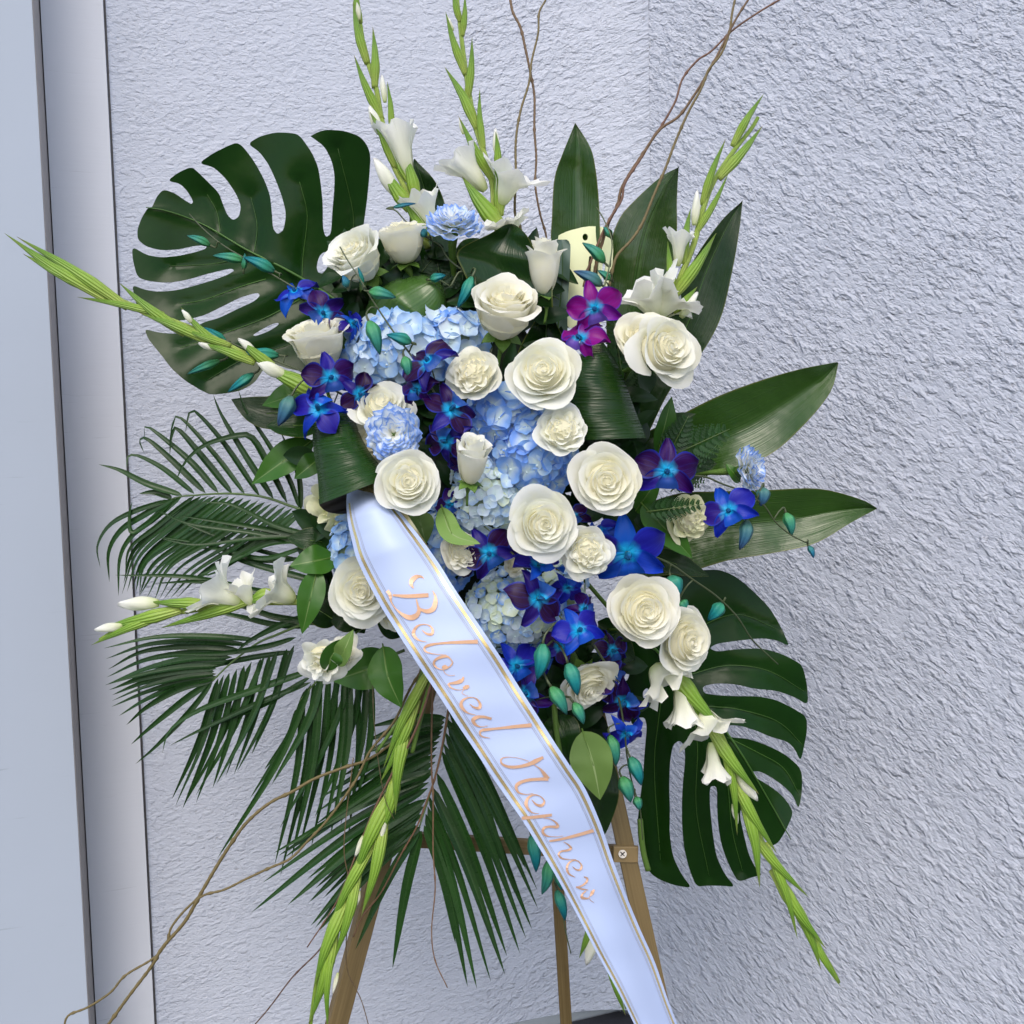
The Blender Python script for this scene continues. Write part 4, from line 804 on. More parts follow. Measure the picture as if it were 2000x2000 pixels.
def basis_from(face, roll=0.0):
    """face: (right, up, toward) direction the flower looks at"""
    z = nrm(V3(*face)); a = V3(0, 1, 0.0) if abs(np.dot(z, UX)) < 0.9 else V3(1, 0, 0)
    x = nrm(np.cross(a, z)); y = np.cross(z, x); c, s_ = math.cos(roll), math.sin(roll)
    return x * c + y * s_, -x * s_ + y * c, z
def rose(label, px, py, r, d, kind, var, face, roll=0.0, name='rose', group='white roses', cat='rose', petal_mat_=None):
    me, sh = PROTO[kind, var]; sc = m(r * (0.98 if kind == 'OPEN' else 1.04), d)
    th = Thing(name, label, cat, P(px, py, d), group, basis_from(face, roll), sc)
    rv = random.Random(int(px * 7 + py)); t_ = rv.random(); cw = tuple(a * (1 - t_) + b * t_ for a, b in zip((1.0, 0.985, 0.93), (0.985, 1.0, 1.0)))
    for q in me:
        o = th.put('petal', q, color=cw)
        if petal_mat_:
            o.material_slots[0].link = 'OBJECT'; o.material_slots[0].material = petal_mat_
    tr = Matrix.Translation((0, 0, sh))
    for q in SEP: th.put('sepal', q, mat4=tr)
    if kind in FILL_DOME: th.put('fill_dome', FILL_DOME[kind], mat4=tr)
    th.put('stem', STEM, mat4=tr @ Matrix.Diagonal((1, 1, 0.32 if kind in ('BUD', 'CUP') else 1, 1)))
    return th
rose('cream rose at the upper left over the monstera leaf, opening left', 700, 508, 68, 1.28, 'CUP', 0, (-0.45, 0.55, 0.8), 0.4)
rose('cup-shaped cream rose just right of the highest left rose', 787, 475, 60, 1.30, 'CUP', 1, (-0.12, 1.0, 0.42), 1.0)
rose('tall narrow rosebud left of the cream plastic plate', 1062, 520, 56, 1.29, 'BUD', 0, (-0.02, 1.0, 0.25), 0.3)
rose('upright half-open rose at the centre top', 986, 612, 80, 1.23, 'CUP', 0, (0.12, 0.72, 0.72), 0.9)
rose('closed cream rose above the left purple orchids', 622, 676, 72, 1.29, 'CUP', 2, (-0.15, 0.95, 0.45), 2.1)
rose('cream rose with dense centre right of the upper hydrangea', 925, 732, 62, 1.22, 'SPRAY', 0, (-0.22, 0.30, 1), 0.2)
rose('large open rose at the upper centre of the spray', 1061, 730, 77, 1.20, 'OPEN', 0, (-0.05, 0.18, 1), 0.7)
rose('big two-lobed cream rose at the upper right', 1295, 685, 74, 1.23, 'SEMI', 1, (0.42, 0.15, 0.9), 0.0)
rose('cream rose petals backing the big upper right rose', 1252, 668, 66, 1.26, 'SEMI', 2, (0.1, 0.45, 0.9), 1.6)
rose('pale soft rose behind the blue-edged carnation', 745, 800, 62, 1.26, 'SEMI', 0, (0.1, 0.55, 0.8), 2.6)
rose('white rose petals showing left of the blue-edged carnation', 735, 860, 62, 1.275, 'OPEN', 3, (-0.4, -0.1, 0.9), 3.0)
rose('open rose just above the top of the ribbon', 798, 942, 69, 1.19, 'OPEN', 1, (0.05, 0.05, 1), 1.9)
rose('small upright rosebud against the vivid blue hydrangea', 922, 898, 52, 1.18, 'BUD', 1, (0.12, 0.88, 0.5), 1.2)
rose('ruffled cream rose right of the blue hydrangea', 1098, 842, 58, 1.21, 'SPRAY', 1, (0.05, 0.30, 0.95), 2.2)
rose('round white rose beneath the rolled dark leaf', 1184, 940, 75, 1.19, 'OPEN', 2, (0.02, 0.0, 1), 0.1)
rose('white rose at the very centre under the hydrangea', 1062, 1023, 72, 1.18, 'OPEN', 3, (0.08, -0.05, 1), 1.3)
rose('crinkled white rose right below the central white rose', 1147, 1078, 57, 1.20, 'SPRAY', 2, (0.0, -0.05, 1), 2.9)
rose('small cream rose peeking from under the olive leaf', 902, 1078, 45, 1.22, 'SPRAY', 0, (0.15, 0.0, 1), 1.1)
rose('upper of the two white roses at the lower right', 1258, 1192, 76, 1.20, 'OPEN', 0, (0.12, 0.05, 1), 2.4)
rose('lower of the two white roses at the lower right', 1335, 1252, 72, 1.24, 'OPEN', 1, (0.55, 0.0, 0.85), 0.5)
rose('white rose at the bottom behind the hanging orchid buds', 1146, 1332, 62, 1.27, 'SEMI', 1, (0.35, -0.55, 0.75), 0.8)
rose('white rose partly covered by the left edge of the ribbon', 712, 1150, 74, 1.245, 'OPEN', 2, (-0.1, -0.10, 1), 2.0)
rose('small white rose just showing at the ribbon left edge', 772, 1200, 40, 1.27, 'SPRAY', 1, (0.1, 0.0, 1), 0.6)
rose('loose white flower wrapped in leaves at the lower left', 628, 1292, 52, 1.25, 'LOOSE', 0, (-0.3, -0.25, 0.9), 0.4, 'loose_rose')
rose('loose white flower half behind a curled leaf at lower left', 668, 1275, 40, 1.26, 'LOOSE', 1, (0.1, 0.3, 0.9), 1.4, 'loose_rose')
rose('ragged pale green-white flower left of the ribbon top', 650, 990, 56, 1.325, 'LOOSE', 1, (-0.3, -0.2, 0.9), 0.9, 'lisianthus', 'pale ragged flowers', 'flower', M_cream)
rose('limp pale green petal flower below the ragged one', 668, 1022, 38, 1.31, 'LOOSE', 0, (0.1, -0.7, 0.7), 2.9, 'lisianthus', 'pale ragged flowers', 'flower', M_cream)
rose('ruffled cream flower between the two right orchids', 1345, 1012, 52, 1.29, 'SPRAY', 2, (0.3, -0.1, 0.9), 2.9, 'lisianthus', 'pale ragged flowers', 'flower', M_cream)
rose('tiny white bloom behind the bright teal lower orchid', 1005, 1105, 24, 1.25, 'SPRAY', 0, (0, 0.1, 1), 2.9, 'small_white_bloom', None, 'flower')

# ------------------------------------------------------------------ carnations
def carn_petals(seed, n_=30):
    rnd = random.Random(seed); out = []
    for i in range(n_):
        t = i / n_; R = 0.22 + 0.78 * t ** 0.7; H = 0.60 * (1 - t ** 1.8) + 0.05; a0 = i * 2.399 + rnd.uniform(-.2, .2); sp = 0.85 + 0.6 * (1 - t); p1, p2 = rnd.uniform(0, 6), rnd.uniform(0, 6); tw = rnd.uniform(-.4, .4)
        def fn(u, v, R=R, H=H, a0=a0, sp=sp, p1=p1, p2=p2, tw=tw):
            top = 1 - 0.12 * abs(u) ** 2.5 - 0.05 * (abs(((u * 5.5 + p1) % 1) - 0.5) * 2) * (v ** 3)
            vv = v * top; wd = sp * (0.15 + 0.85 * vv ** 1.2); rr = R * vv
            ru = 0.085 * math.sin(u * 7 + p1) * vv ** 2 + 0.035 * math.sin(u * 15 + p2) * vv ** 3
            a = a0 + u * wd + tw * ru * 2
            return ((rr + ru * 0.7) * math.cos(a), (rr + ru * 0.7) * math.sin(a), H * vv ** 0.7 + ru * 1.1 + tw * u * 0.1 * vv - 0.25)
        out.append(gmesh('petal', fn, 21, 8, M_carn))
    return out
CARN = [carn_petals(1), carn_petals(2)]
def carnation(label, px, py, r, d, var, face, roll=0):
    th = Thing('carnation', label, 'carnation', P(px, py, d), 'blue-edged white carnations', basis_from(face, roll), m(r, d))
    for q in CARN[var]: th.put('petal', q)
    v, f, uv = spindle((0, 0, -0.95), (0, 0, -0.1), 0.4, None, 8, 8, 1.0, lambda s: 0.55 + 0.45 * s, nh=(1, 0, 0)); th.put('calyx', mesh('calyx', v, f, uv, G_stem))
    th.put('stem', STEM, mat4=Matrix.Translation((0, 0, -0.6)))
carnation('blue-edged carnation at the top between the gladioli', 886, 436, 62, 1.29, 0, (0.08, 0.75, 0.6))
carnation('blue-edged carnation facing forward at the centre left', 768, 847, 62, 1.205, 1, (0.0, 0.1, 1), 1)
carnation('mostly white carnation on the far right above the long leaf', 1466, 915, 50, 1.30, 0, (0.75, 0.1, 0.5), 2)

# ------------------------------------------------------------------ hydrangeas
def floret_mesh(seed, cup):
    rnd = random.Random(seed); v = []; f = []; uv = []
    for k in range(4):
        a0 = k * math.pi / 2 + rnd.uniform(-.12, .12); L = rnd.uniform(0.84, 0.98); W = rnd.uniform(0.50, 0.58); rz = rnd.uniform(-.05, .12); o = len(v)
        for j in range(6):
            t = j / 5
            for i in range(5):
                u = -1 + i / 2; wd = W * math.sin(math.pi * (0.08 + 0.80 * t ** 0.85)) ** 0.75 + 0.02
                r = L * t * (1 - 0.10 * u * u * t); x = u * wd
                v.append((r * math.cos(a0) - x * math.sin(a0), r * math.sin(a0) + x * math.cos(a0), cup * t * t + rz * t + 0.10 * u * u * t + 0.012 * k + 0.03 * math.sin(3 * u + k) * t)); uv.append(((u + 1) / 2, t))
        f += grid(5, 6, o)
    o = len(v)
    for j in range(2):
        for i in range(6): v.append((0.09 * math.cos(i * 1.047) * (1 - 0.6 * j), 0.09 * math.sin(i * 1.047) * (1 - 0.6 * j), 0.05 + 0.09 * j)); uv.append((0.5, 0.0))
    f += grid(6, 2, o, True) + [tuple(range(o + 6, o + 12))]
    return mesh('floret', v, f, uv, M_hyd)
FLO = [floret_mesh(i, c) for i, c in enumerate((0.08, 0.16, -0.08, 0.24, 0.0, 0.12))]
def hydrangea(label, blobs, pal, seed, group='blue and white hydrangeas'):
    """blobs: (px,py,rx,ry,d,n,floret_px)"""
    b0 = blobs[0]; th = Thing('hydrangea', label, 'hydrangea', P(b0[0], b0[1], b0[4] + 0.06), group); rnd = random.Random(seed)
    for (px, py, rx, ry, d, n_, fp) in blobs:
        rz = m((rx + ry) / 2, d) * 0.75; c0 = P(px, py, d + rz)
        v, f = blob(px, py, d + rz * 1.1, rx * 0.74, ry * 0.74, rz * 0.74, seed, 14, 9, 0.05); th.part('core', v, f, M_core)
        for i in range(n_):
            z = 1 - (i + 0.5) / n_ * 1.1; r_ = math.sqrt(max(0, 1 - z * z)); a = i * 2.399963 + seed
            z += rnd.uniform(-.06, .06); nn = np.array([r_ * math.cos(a), r_ * math.sin(a), z])
            p = c0 + V3(nn[0] * m(rx, d), nn[1] * m(ry, d), nn[2] * rz) + V3(*(nn * rnd.uniform(-0.004, 0.003)))
            fc = nn + np.array([rnd.uniform(-.2, .2), rnd.uniform(-.2, .2), rnd.uniform(0, .4)])
            bx, by, bz = basis_from(fc, rnd.uniform(0, 1.57)); s_ = m(fp, d) * rnd.uniform(0.8, 1.15); p = p - th.loc
            M4 = Matrix(((bx[0] * s_, by[0] * s_, bz[0] * s_, p[0]), (bx[1] * s_, by[1] * s_, bz[1] * s_, p[1]), (bx[2] * s_, by[2] * s_, bz[2] * s_, p[2]), (0, 0, 0, 1)))
            c = pal(px + nn[0] * rx, py - nn[1] * ry, rnd)
            th.put('floret', FLO[rnd.randrange(6)], color=c, mat4=M4)
BLU, PAL_, WHT, GRN = np.array((0.07, 0.26, 0.84)), np.array((0.26, 0.50, 0.90)), np.array((0.70, 0.80, 0.88)), np.array((0.60, 0.70, 0.50))
def lerp(a, b, t): t = max(0, min(1, t)); return tuple(a * (1 - t) + b * t)
def pal1(x, y, r): return lerp(PAL_, WHT, r.uniform(-.3, 1)) if r.random() < 0.75 else lerp(BLU, PAL_, r.random())
def pal2(x, y, r): return lerp(BLU, PAL_, r.uniform(0, 0.9))
def pal2b(x, y, r): return lerp(PAL_, WHT, r.uniform(0.1, 1.1)) if r.random() < 0.8 else tuple(GRN)
def pal3(x, y, r):
    q = r.random(); return tuple(GRN * 1.1) if q < 0.35 else (lerp(PAL_, WHT, r.random()) if q < 0.70 else lerp(BLU, PAL_, r.random()))
hydrangea('pale blue hydrangea head at the upper left of centre', [(800, 678, 112, 72, 1.27, 62, 30), (890, 660, 66, 52, 1.28, 26, 28), (725, 700, 50, 60, 1.285, 20, 27)], pal1, 2)
hydrangea('vivid blue and white hydrangea head at the centre', [(1042, 880, 74, 88, 1.225, 50, 31), (985, 812, 66, 52, 1.235, 28, 31)], pal2, 4)
hydrangea('whitish hydrangea head below the vivid blue one', [(950, 978, 68, 66, 1.225, 70, 17), (930, 930, 45, 40, 1.235, 26, 16)], pal2b, 6)
hydrangea('greenish pale blue hydrangea head below the centre', [(1000, 1190, 92, 80, 1.25, 110, 18), (1100, 1160, 48, 70, 1.27, 40, 16)], pal3, 8)
hydrangea('sliver of deep blue hydrangea right of the ribbon', [(868, 1075, 42, 92, 1.255, 40, 25)], pal2, 10)
hydrangea('sliver of pale hydrangea left of the ribbon', [(688, 1072, 40, 66, 1.27, 26, 23)], pal1, 12)

# ------------------------------------------------------------------ orchids
def orchid_petal(L, W, a0, back, seed, tip=0.6, cupv=0.12):
    rnd = random.Random(seed); tw = rnd.uniform(-.9, .9); cupv = cupv + rnd.uniform(-.14, .26); back = back + rnd.uniform(-.12, .25)
    def fn(u, v):
        wd = W * (math.sin(math.pi * (0.05 + 0.92 * v ** tip)) ** 0.75) + 0.01; r = 0.05 + L * v
        x = u * wd; z = -back * v * v + cupv * u * u * v + 0.06 * math.sin(v * 3) + tw * u * v * 0.3 + 0.02 * math.sin(u * 5 + v * 6 + seed)
        return (r * math.cos(a0) - x * math.sin(a0), r * math.sin(a0) + x * math.cos(a0), z)
    return gmesh('petal', fn, 9, 10, M_orch)
def lip_mesh():
    def fn(u, v):
        a = u * 1.9 * (1 - 0.5 * v); r = 0.13 + 0.10 * v
        return (r * math.sin(a) * (1 + v * 0.9), -0.06 - 0.42 * v - 0.05 * math.cos(a), 0.26 - r * math.cos(a) * 0.9 + 0.15 * v - 0.25 * max(0, v - .6) + 0.02 * math.sin(u * 11) * v)
    return gmesh('lip', fn, 11, 8, M_orch)
OSETS = []
for sd0, bk in ((1, 0.15), (2, 0.45), (3, -0.1)):
    ps = [orchid_petal(0.95, 0.26, a, bk, sd0 * 10 + i, 0.75) for i, a in enumerate((1.571, 3.75, 5.67))] + [orchid_petal(0.96, 0.43, a, bk * 0.5, sd0 * 10 + 5 + i, 1.25, 0.10) for i, a in enumerate((0.30, 2.84))]
    OSETS.append(ps)
LIP = lip_mesh()
_c = spindle((0, 0, 0), (0, -0.04, 0.30), 0.17, None, 6, 7, 1.0, lambda s: 0.7 + 0.4 * math.sin(s * 3), nh=(1, 0, 0)); COLM = mesh('column', _c[0], _c[1], _c[2], M_bud)
MAG, PUR, DPU, BLE, TEA = (0.19, 0.0, 0.17), (0.026, 0.0, 0.075), (0.017, 0.0, 0.028), (0.006, 0.012, 0.32), (0.004, 0.16, 0.62)
TW = random.Random(5)
def mix3(a, b, t): return tuple(x * (1 - t) + y * t for x, y in zip(a, b))
def orchid_spray(label, stem, ds, flowers, buds, group='dyed blue and purple orchid sprays', stem_r=0.0013):
    th = Thing('orchid_spray', label, 'orchid', P(*stem[0], ds[0]), group); n_ = len(stem)
    sp_ = spline([P(x, y, ds[0] + (ds[1] - ds[0]) * i / max(1, n_ - 1)) for i, (x, y) in enumerate(stem)], 40)
    v, f, uv = tube(sp_, [stem_r * 1.2, stem_r * 0.6], 40, 6); th.part('stem', v, f, G_orst, uv)
    for (px, py, r, d, face, roll, col, var) in flowers:
        face = (face[0] + TW.uniform(-.6, .6), face[1] + TW.uniform(-.5, .5), face[2]); bx, by, bz = basis_from(face, roll); s_ = m(r * 1.0, d); pw = P(px, py, d); p = pw - th.loc
        M4 = Matrix(((bx[0] * s_, by[0] * s_, bz[0] * s_, p[0]), (bx[1] * s_, by[1] * s_, bz[1] * s_, p[1]), (bx[2] * s_, by[2] * s_, bz[2] * s_, p[2]), (0, 0, 0, 1)))
        fl = th.put('bloom', COLM, mat4=M4, color=TEA)
        fl.material_slots[0].link = 'DATA'
        for k, q in enumerate(OSETS[var]):
            c = mix3(col, BLE, 0.6 * TW.random() ** 2) if k < 3 else mix3(col, DPU if col != MAG else MAG, 0.5 * TW.random())
            if col == BLE: c = mix3(BLE, TEA, 0.5 * TW.random()) if k < 3 else mix3(BLE, PUR, 0.6 * TW.random())
            th.put('petal', q, parent=fl, color=c)
        th.put('lip', LIP, parent=fl, color=mix3(col, TEA, 0.4))
        j = sp_[np.argmin(np.linalg.norm(sp_ - (pw - bz * s_ * 0.5), axis=1))]
        v, f, uv = tube([j, (j + pw) / 2 - bz * s_ * 0.45, pw - bz * s_ * 0.05], 0.0009, 8, 5); th.part('pedicel', v, f, G_orst, uv)
    for (bx0, by0, tx, ty, wd, d, col) in buds:
        a, b = P(bx0 - (tx - bx0) * 0.06, by0 - (ty - by0) * 0.06, d), P(tx + (tx - bx0) * 0.12, ty + (ty - by0) * 0.12, d - 0.003); L = np.linalg.norm(b - a)
        v, f, uv = spindle(a, b, m(wd, d), V3(0.05, 0, 0.12) * L, 10, 9, 0.85, lambda s: (0.35 + 0.65 * math.sin(min(1, s / 0.38) * math.pi / 2)) * (1 - max(0, (s - 0.28) / 0.74) ** 1.7) * (1 + 0.05 * math.sin(s * 9)) + 0.03)
        th.part('bud', v, f, M_bud, uv, color=col)
        q = a + (a - b) * 0.25; j = sp_[np.argmin(np.linalg.norm(sp_ - q, axis=1))]
        v, f, uv = tube([j, (j + q) / 2 + V3(0.0, 0.004, 0.004), q, a + (b - a) * 0.04], [0.0009, 0.0011, 0.0018], 9, 5); th.part('pedicel', v, f, G_orst, uv)
gB, tB, pB, bB = (0.07, 0.32, 0.12), (0.0, 0.24, 0.26), (0.08, 0.03, 0.25), (0.02, 0.12, 0.40)
orchid_spray('orchid spray lying across the upper left monstera leaf', [(720, 670), (690, 640), (640, 600), (580, 565), (530, 535), (470, 500), (430, 475), (395, 445), (370, 418)], (1.30, 1.35),
    [(578, 572, 46, 1.315, (-0.4, 0.4, 0.8), 0.5, BLE, 1), (632, 612, 50, 1.30, (0.2, 0.3, 0.9), -0.9, PUR, 1), (688, 632, 34, 1.29, (0.4, 0.3, 0.9), 0.8, BLE, 1)],
    [(408, 478, 370, 462, 17, 1.34, gB), (472, 508, 422, 500, 20, 1.33, gB), (476, 525, 478, 498, 12, 1.33, gB), (532, 528, 482, 505, 24, 1.325, tB)])
orchid_spray('orchid spray at left with purple blooms over the lower roses', [(720, 800), (650, 760), (600, 730), (540, 705), (500, 690), (440, 665), (400, 645)], (1.26, 1.31),
    [(645, 738, 56, 1.245, (-0.1, 0.35, 0.9), 0.2, PUR, 0), (622, 800, 56, 1.24, (-0.3, -0.1, 0.9), 2.6, BLE, 1), (702, 768, 42, 1.25, (0.5, 0.0, 0.8), 1.0, DPU, 1)],
    [(440, 668, 400, 642, 17, 1.31, tB), (540, 694, 480, 690, 24, 1.29, tB), (492, 732, 450, 762, 20, 1.30, tB), (425, 706, 372, 728, 17, 1.31, gB), (568, 778, 546, 826, 34, 1.25, pB)])
orchid_spray('orchid spray with dark purple blooms running down the centre', [(915, 930), (890, 860), (860, 790), (830, 735), (800, 690), (770, 650), (730, 590), (700, 540), (680, 510), (664, 482)], (1.20, 1.23),
    [(838, 708, 58, 1.195, (0.0, 0.2, 1), 1.0, DPU, 0), (815, 760, 44, 1.20, (-0.5, 0.0, 0.8), 0.0, PUR, 1), (880, 800, 58, 1.19, (0.15, -0.1, 1), 2.4, DPU, 0), (872, 862, 52, 1.195, (-0.1, -0.4, 0.9), 3.0, DPU, 1), (905, 905, 32, 1.22, (0.1, -0.5, 0.8), 0.3, PUR, 1)],
    [(708, 555, 700, 525, 10, 1.24, tB), (678, 560, 670, 540, 17, 1.25, bB), (725, 570, 768, 580, 26, 1.22, gB), (722, 632, 740, 686, 30, 1.21, gB), (800, 668, 760, 655, 25, 1.205, tB), (790, 700, 798, 735, 24, 1.205, gB)])
orchid_spray('buds on thin curved stalks under the top carnation', [(880, 560), (900, 530), (930, 545), (880, 510), (860, 480), (830, 462), (790, 430)], (1.29, 1.31), [],
    [(920, 545, 896, 596, 24, 1.27, tB), (842, 545, 868, 538, 18, 1.29, tB), (832, 460, 815, 448, 18, 1.29, bB), (770, 405, 810, 398, 9, 1.31, bB), (930, 560, 936, 580, 14, 1.27, tB)])
orchid_spray('magenta orchid blooms right of the centre top rose', [(1150, 700), (1160, 640), (1175, 580), (1190, 520), (1195, 470), (1180, 430), (1165, 405)], (1.29, 1.36),
    [(1162, 602, 56, 1.27, (0.0, 0.15, 1), 0.25, MAG, 0), (1135, 662, 54, 1.275, (-0.15, 0.1, 1), -0.3, MAG, 1)],
    [(1178, 510, 1142, 478, 24, 1.35, gB), (1172, 555, 1126, 532, 26, 1.33, pB), (1190, 545, 1170, 530, 16, 1.34, gB), (1192, 462, 1180, 445, 16, 1.37, gB)])
orchid_spray('orchid spray reaching right over the long leaf', [(1215, 925), (1300, 930), (1370, 930), (1410, 945), (1450, 960), (1490, 985), (1515, 1020), (1545, 1045), (1575, 1060)], (1.26, 1.30),
    [(1302, 920, 66, 1.25, (0.05, 0.1, 1), -0.05, PUR, 0), (1424, 998, 56, 1.275, (0.0, 0.0, 1), 0.5, BLE, 0), (1205, 890, 36, 1.27, (0.2, 0.5, 0.8), 0, MAG, 1)],
    [(1490, 955, 1486, 985, 28, 1.29, pB), (1535, 1005, 1545, 1042, 24, 1.30, gB), (1580, 1068, 1588, 1088, 13, 1.31, bB), (1458, 1020, 1446, 1068, 28, 1.28, pB)])
orchid_spray('bright blue orchid with budded stem over the right monstera', [(1200, 1060), (1260, 1080), (1310, 1102), (1350, 1130), (1400, 1165), (1440, 1205), (1470, 1250), (1520, 1298)], (1.24, 1.33),
    [(1226, 1080, 80, 1.225, (0.05, 0.1, 1), 0.15, BLE, 0), (1172, 1040, 42, 1.24, (-0.2, 0.5, 0.8), 0.6, BLE, 1), (1120, 1010, 34, 1.26, (0.0, 0.0, 1), 0.6, DPU, 1)],
    [(1310, 1128, 1318, 1165, 40, 1.27, tB), (1330, 1175, 1340, 1190, 24, 1.28, gB), (1408, 1180, 1385, 1208, 28, 1.30, tB)])
orchid_spray('dark orchid spray over the greenish hydrangea', [(960, 1040), (1000, 1080), (1040, 1130), (1075, 1180), (1110, 1230), (1120, 1270)], (1.22, 1.22),
    [(955, 1080, 56, 1.215, (-0.2, 0.0, 1), 0.6, DPU, 0), (1052, 1105, 52, 1.21, (0.1, 0.8, 0.6), 0.1, BLE, 2), (1050, 1168, 62, 1.20, (0.0, -0.1, 1), 2.7, DPU, 0), (1130, 1232, 54, 1.21, (0.1, 0.3, 0.9), 0.4, BLE, 0), (1140, 1190, 36, 1.235, (0.1, 0.3, 0.9), 1.4, PUR, 1), (905, 1085, 44, 1.235, (-0.2, 0.1, 0.9), 1.9, DPU, 0), (1108, 1148, 34, 1.25, (0.2, 0.2, 0.9), 2.8, BLE, 1), (880, 985, 36, 1.245, (0.0, 0.0, 1), 0.4, PUR, 1)],
    [(1060, 1262, 1050, 1320, 34, 1.19, tB)])
orchid_spray('orchid blooms tucked along the right edge of the ribbon', [(1080, 1250), (1040, 1290), (1020, 1330), (1040, 1380), (1060, 1420)], (1.25, 1.26),
    [(1008, 1300, 52, 1.245, (-0.1, 0.0, 1), 0.5, BLE, 1), (1030, 1352, 50, 1.25, (-0.1, -0.2, 1), 2.0, PUR, 1), (1060, 1290, 34, 1.265, (0.2, 0.2, 1), 1.2, DPU, 1), (1092, 1262, 36, 1.265, (0.1, 0.2, 1), 2.2, PUR, 0), (1010, 1392, 34, 1.27, (-0.2, -0.2, 1), 0.2, DPU, 1)],
    [(1078, 1345, 1104, 1390, 30, 1.19, gB), (1110, 1300, 1126, 1352, 32, 1.185, tB), (1122, 1375, 1138, 1410, 24, 1.19, gB)])
orchid_spray('orchid spray trailing down past the bottom white rose', [(1160, 1260), (1190, 1310), (1210, 1370), (1220, 1430), (1225, 1480), (1235, 1530), (1250, 1580), (1255, 1640)], (1.27, 1.32),
    [(1192, 1318, 52, 1.285, (0.3, 0.2, 0.9), 0.9, PUR, 1), (1218, 1368, 52, 1.285, (0.2, -0.3, 0.9), 2.2, DPU, 0), (1222, 1432, 42, 1.29, (0.2, -0.5, 0.8), 3.0, BLE, 1), (1195, 1270, 40, 1.29, (0.3, 0.0, 0.9), 0.1, DPU, 1)],
    [(1192, 1440, 1202, 1490, 26, 1.28, gB), (1232, 1482, 1250, 1528, 28, 1.29, tB), (1215, 1520, 1230, 1562, 30, 1.29, gB), (1242, 1558, 1248, 1580, 20, 1.30, gB)])
orchid_spray('teal buds hanging beside the ribbon over the easel', [(1050, 1560), (1062, 1620), (1075, 1680), (1085, 1720), (1098, 1780), (1105, 1820), (1115, 1862)], (1.33, 1.35), [],
    [(1038, 1636, 1046, 1696, 26, 1.32, tB), (1072, 1684, 1060, 1740, 26, 1.32, gB), (1088, 1742, 1102, 1792, 22, 1.335, tB), (1085, 1708, 1096, 1736, 14, 1.335, gB)])

# ------------------------------------------------------------------ gladioli
def funnel(th, base, mouth, wpx, d, seed, open_=0.6, mat=M_white):
    """a ruffled trumpet floret: six petals, base -> mouth"""
    a, b = P(*base, d + 0.006), P(*mouth, d - 0.004); ax = nrm(b - a); L = np.linalg.norm(b - a); s1 = nrm(np.cross(ax, BK)); s2 = np.cross(s1, ax); W = m(wpx / 2 * 1.35, d); rnd = random.Random(seed)
    for k in range(6):
        a0 = k * math.pi / 3 + 0.3; p1 = rnd.uniform(0, 6); lf = rnd.uniform(0.80, 1.12); op = open_ * rnd.uniform(0.55, 1.25) * (1 if k % 2 else 0.8)
        v = []; uv = []; nu, nv = 9, 11
        for j in range(nv):
            t = j / (nv - 1)
            for i in range(nu):
                u = -1 + 2 * i / (nu - 1); top = t * (1 - 0.10 * abs(u) ** 3)
                r = W * (0.18 + (0.80 - 0.18) * top ** 0.65) * (1 if k % 2 else 0.85); fl = max(0, top - 0.5) / 0.5
                r += W * op * fl ** 1.3 + W * 0.20 * math.sin(u * 4.2 + p1) * fl + W * 0.07 * math.sin(u * 13 + p1) * fl
                an = a0 + u * (0.80 + 0.14 * fl)
                z = L * lf * (top - 0.22 * op * fl ** 2) + W * 0.22 * math.sin(u * 5 + p1 * 2) * fl
                v.append(a + ax * z + (s1 * math.cos(an) + s2 * math.sin(an)) * r); uv.append(((u + 1) / 2, t))
        th.part('petal', v, grid(nu, nv), mat, uv)
def closed(th, base, tip, wpx, d, seed=0):
    a, b = P(*base, d), P(*tip, d - 0.003); rnd = random.Random(seed)
    v, f, uv = spindle(a, b, m(wpx, d), None, 18, 18, 0.85, lambda s: 0.30 + 0.55 * math.sin(math.pi * min(1, 0.1 + 0.86 * s)) - 0.18 * s if s < 0.999 else 0.1)
    v = np.array(v)
    for r_ in range(18):
        c_ = v[r_ * 18:(r_ + 1) * 18].mean(0)
        for i in range(18):
            q_ = v[r_ * 18 + i] - c_; k_ = 1 + 0.34 * abs(math.sin(i * math.pi / 6 + r_ * 0.16 + seed)) * (r_ / 17) ** 0.5 - 0.1
            v[r_ * 18 + i] = c_ + q_ * k_ + (b - a) * (0.05 * math.sin(i * 2.1 + seed) * max(0, r_ - 13) / 4)
    th.part('flower_bud', v, f, M_white, uv)
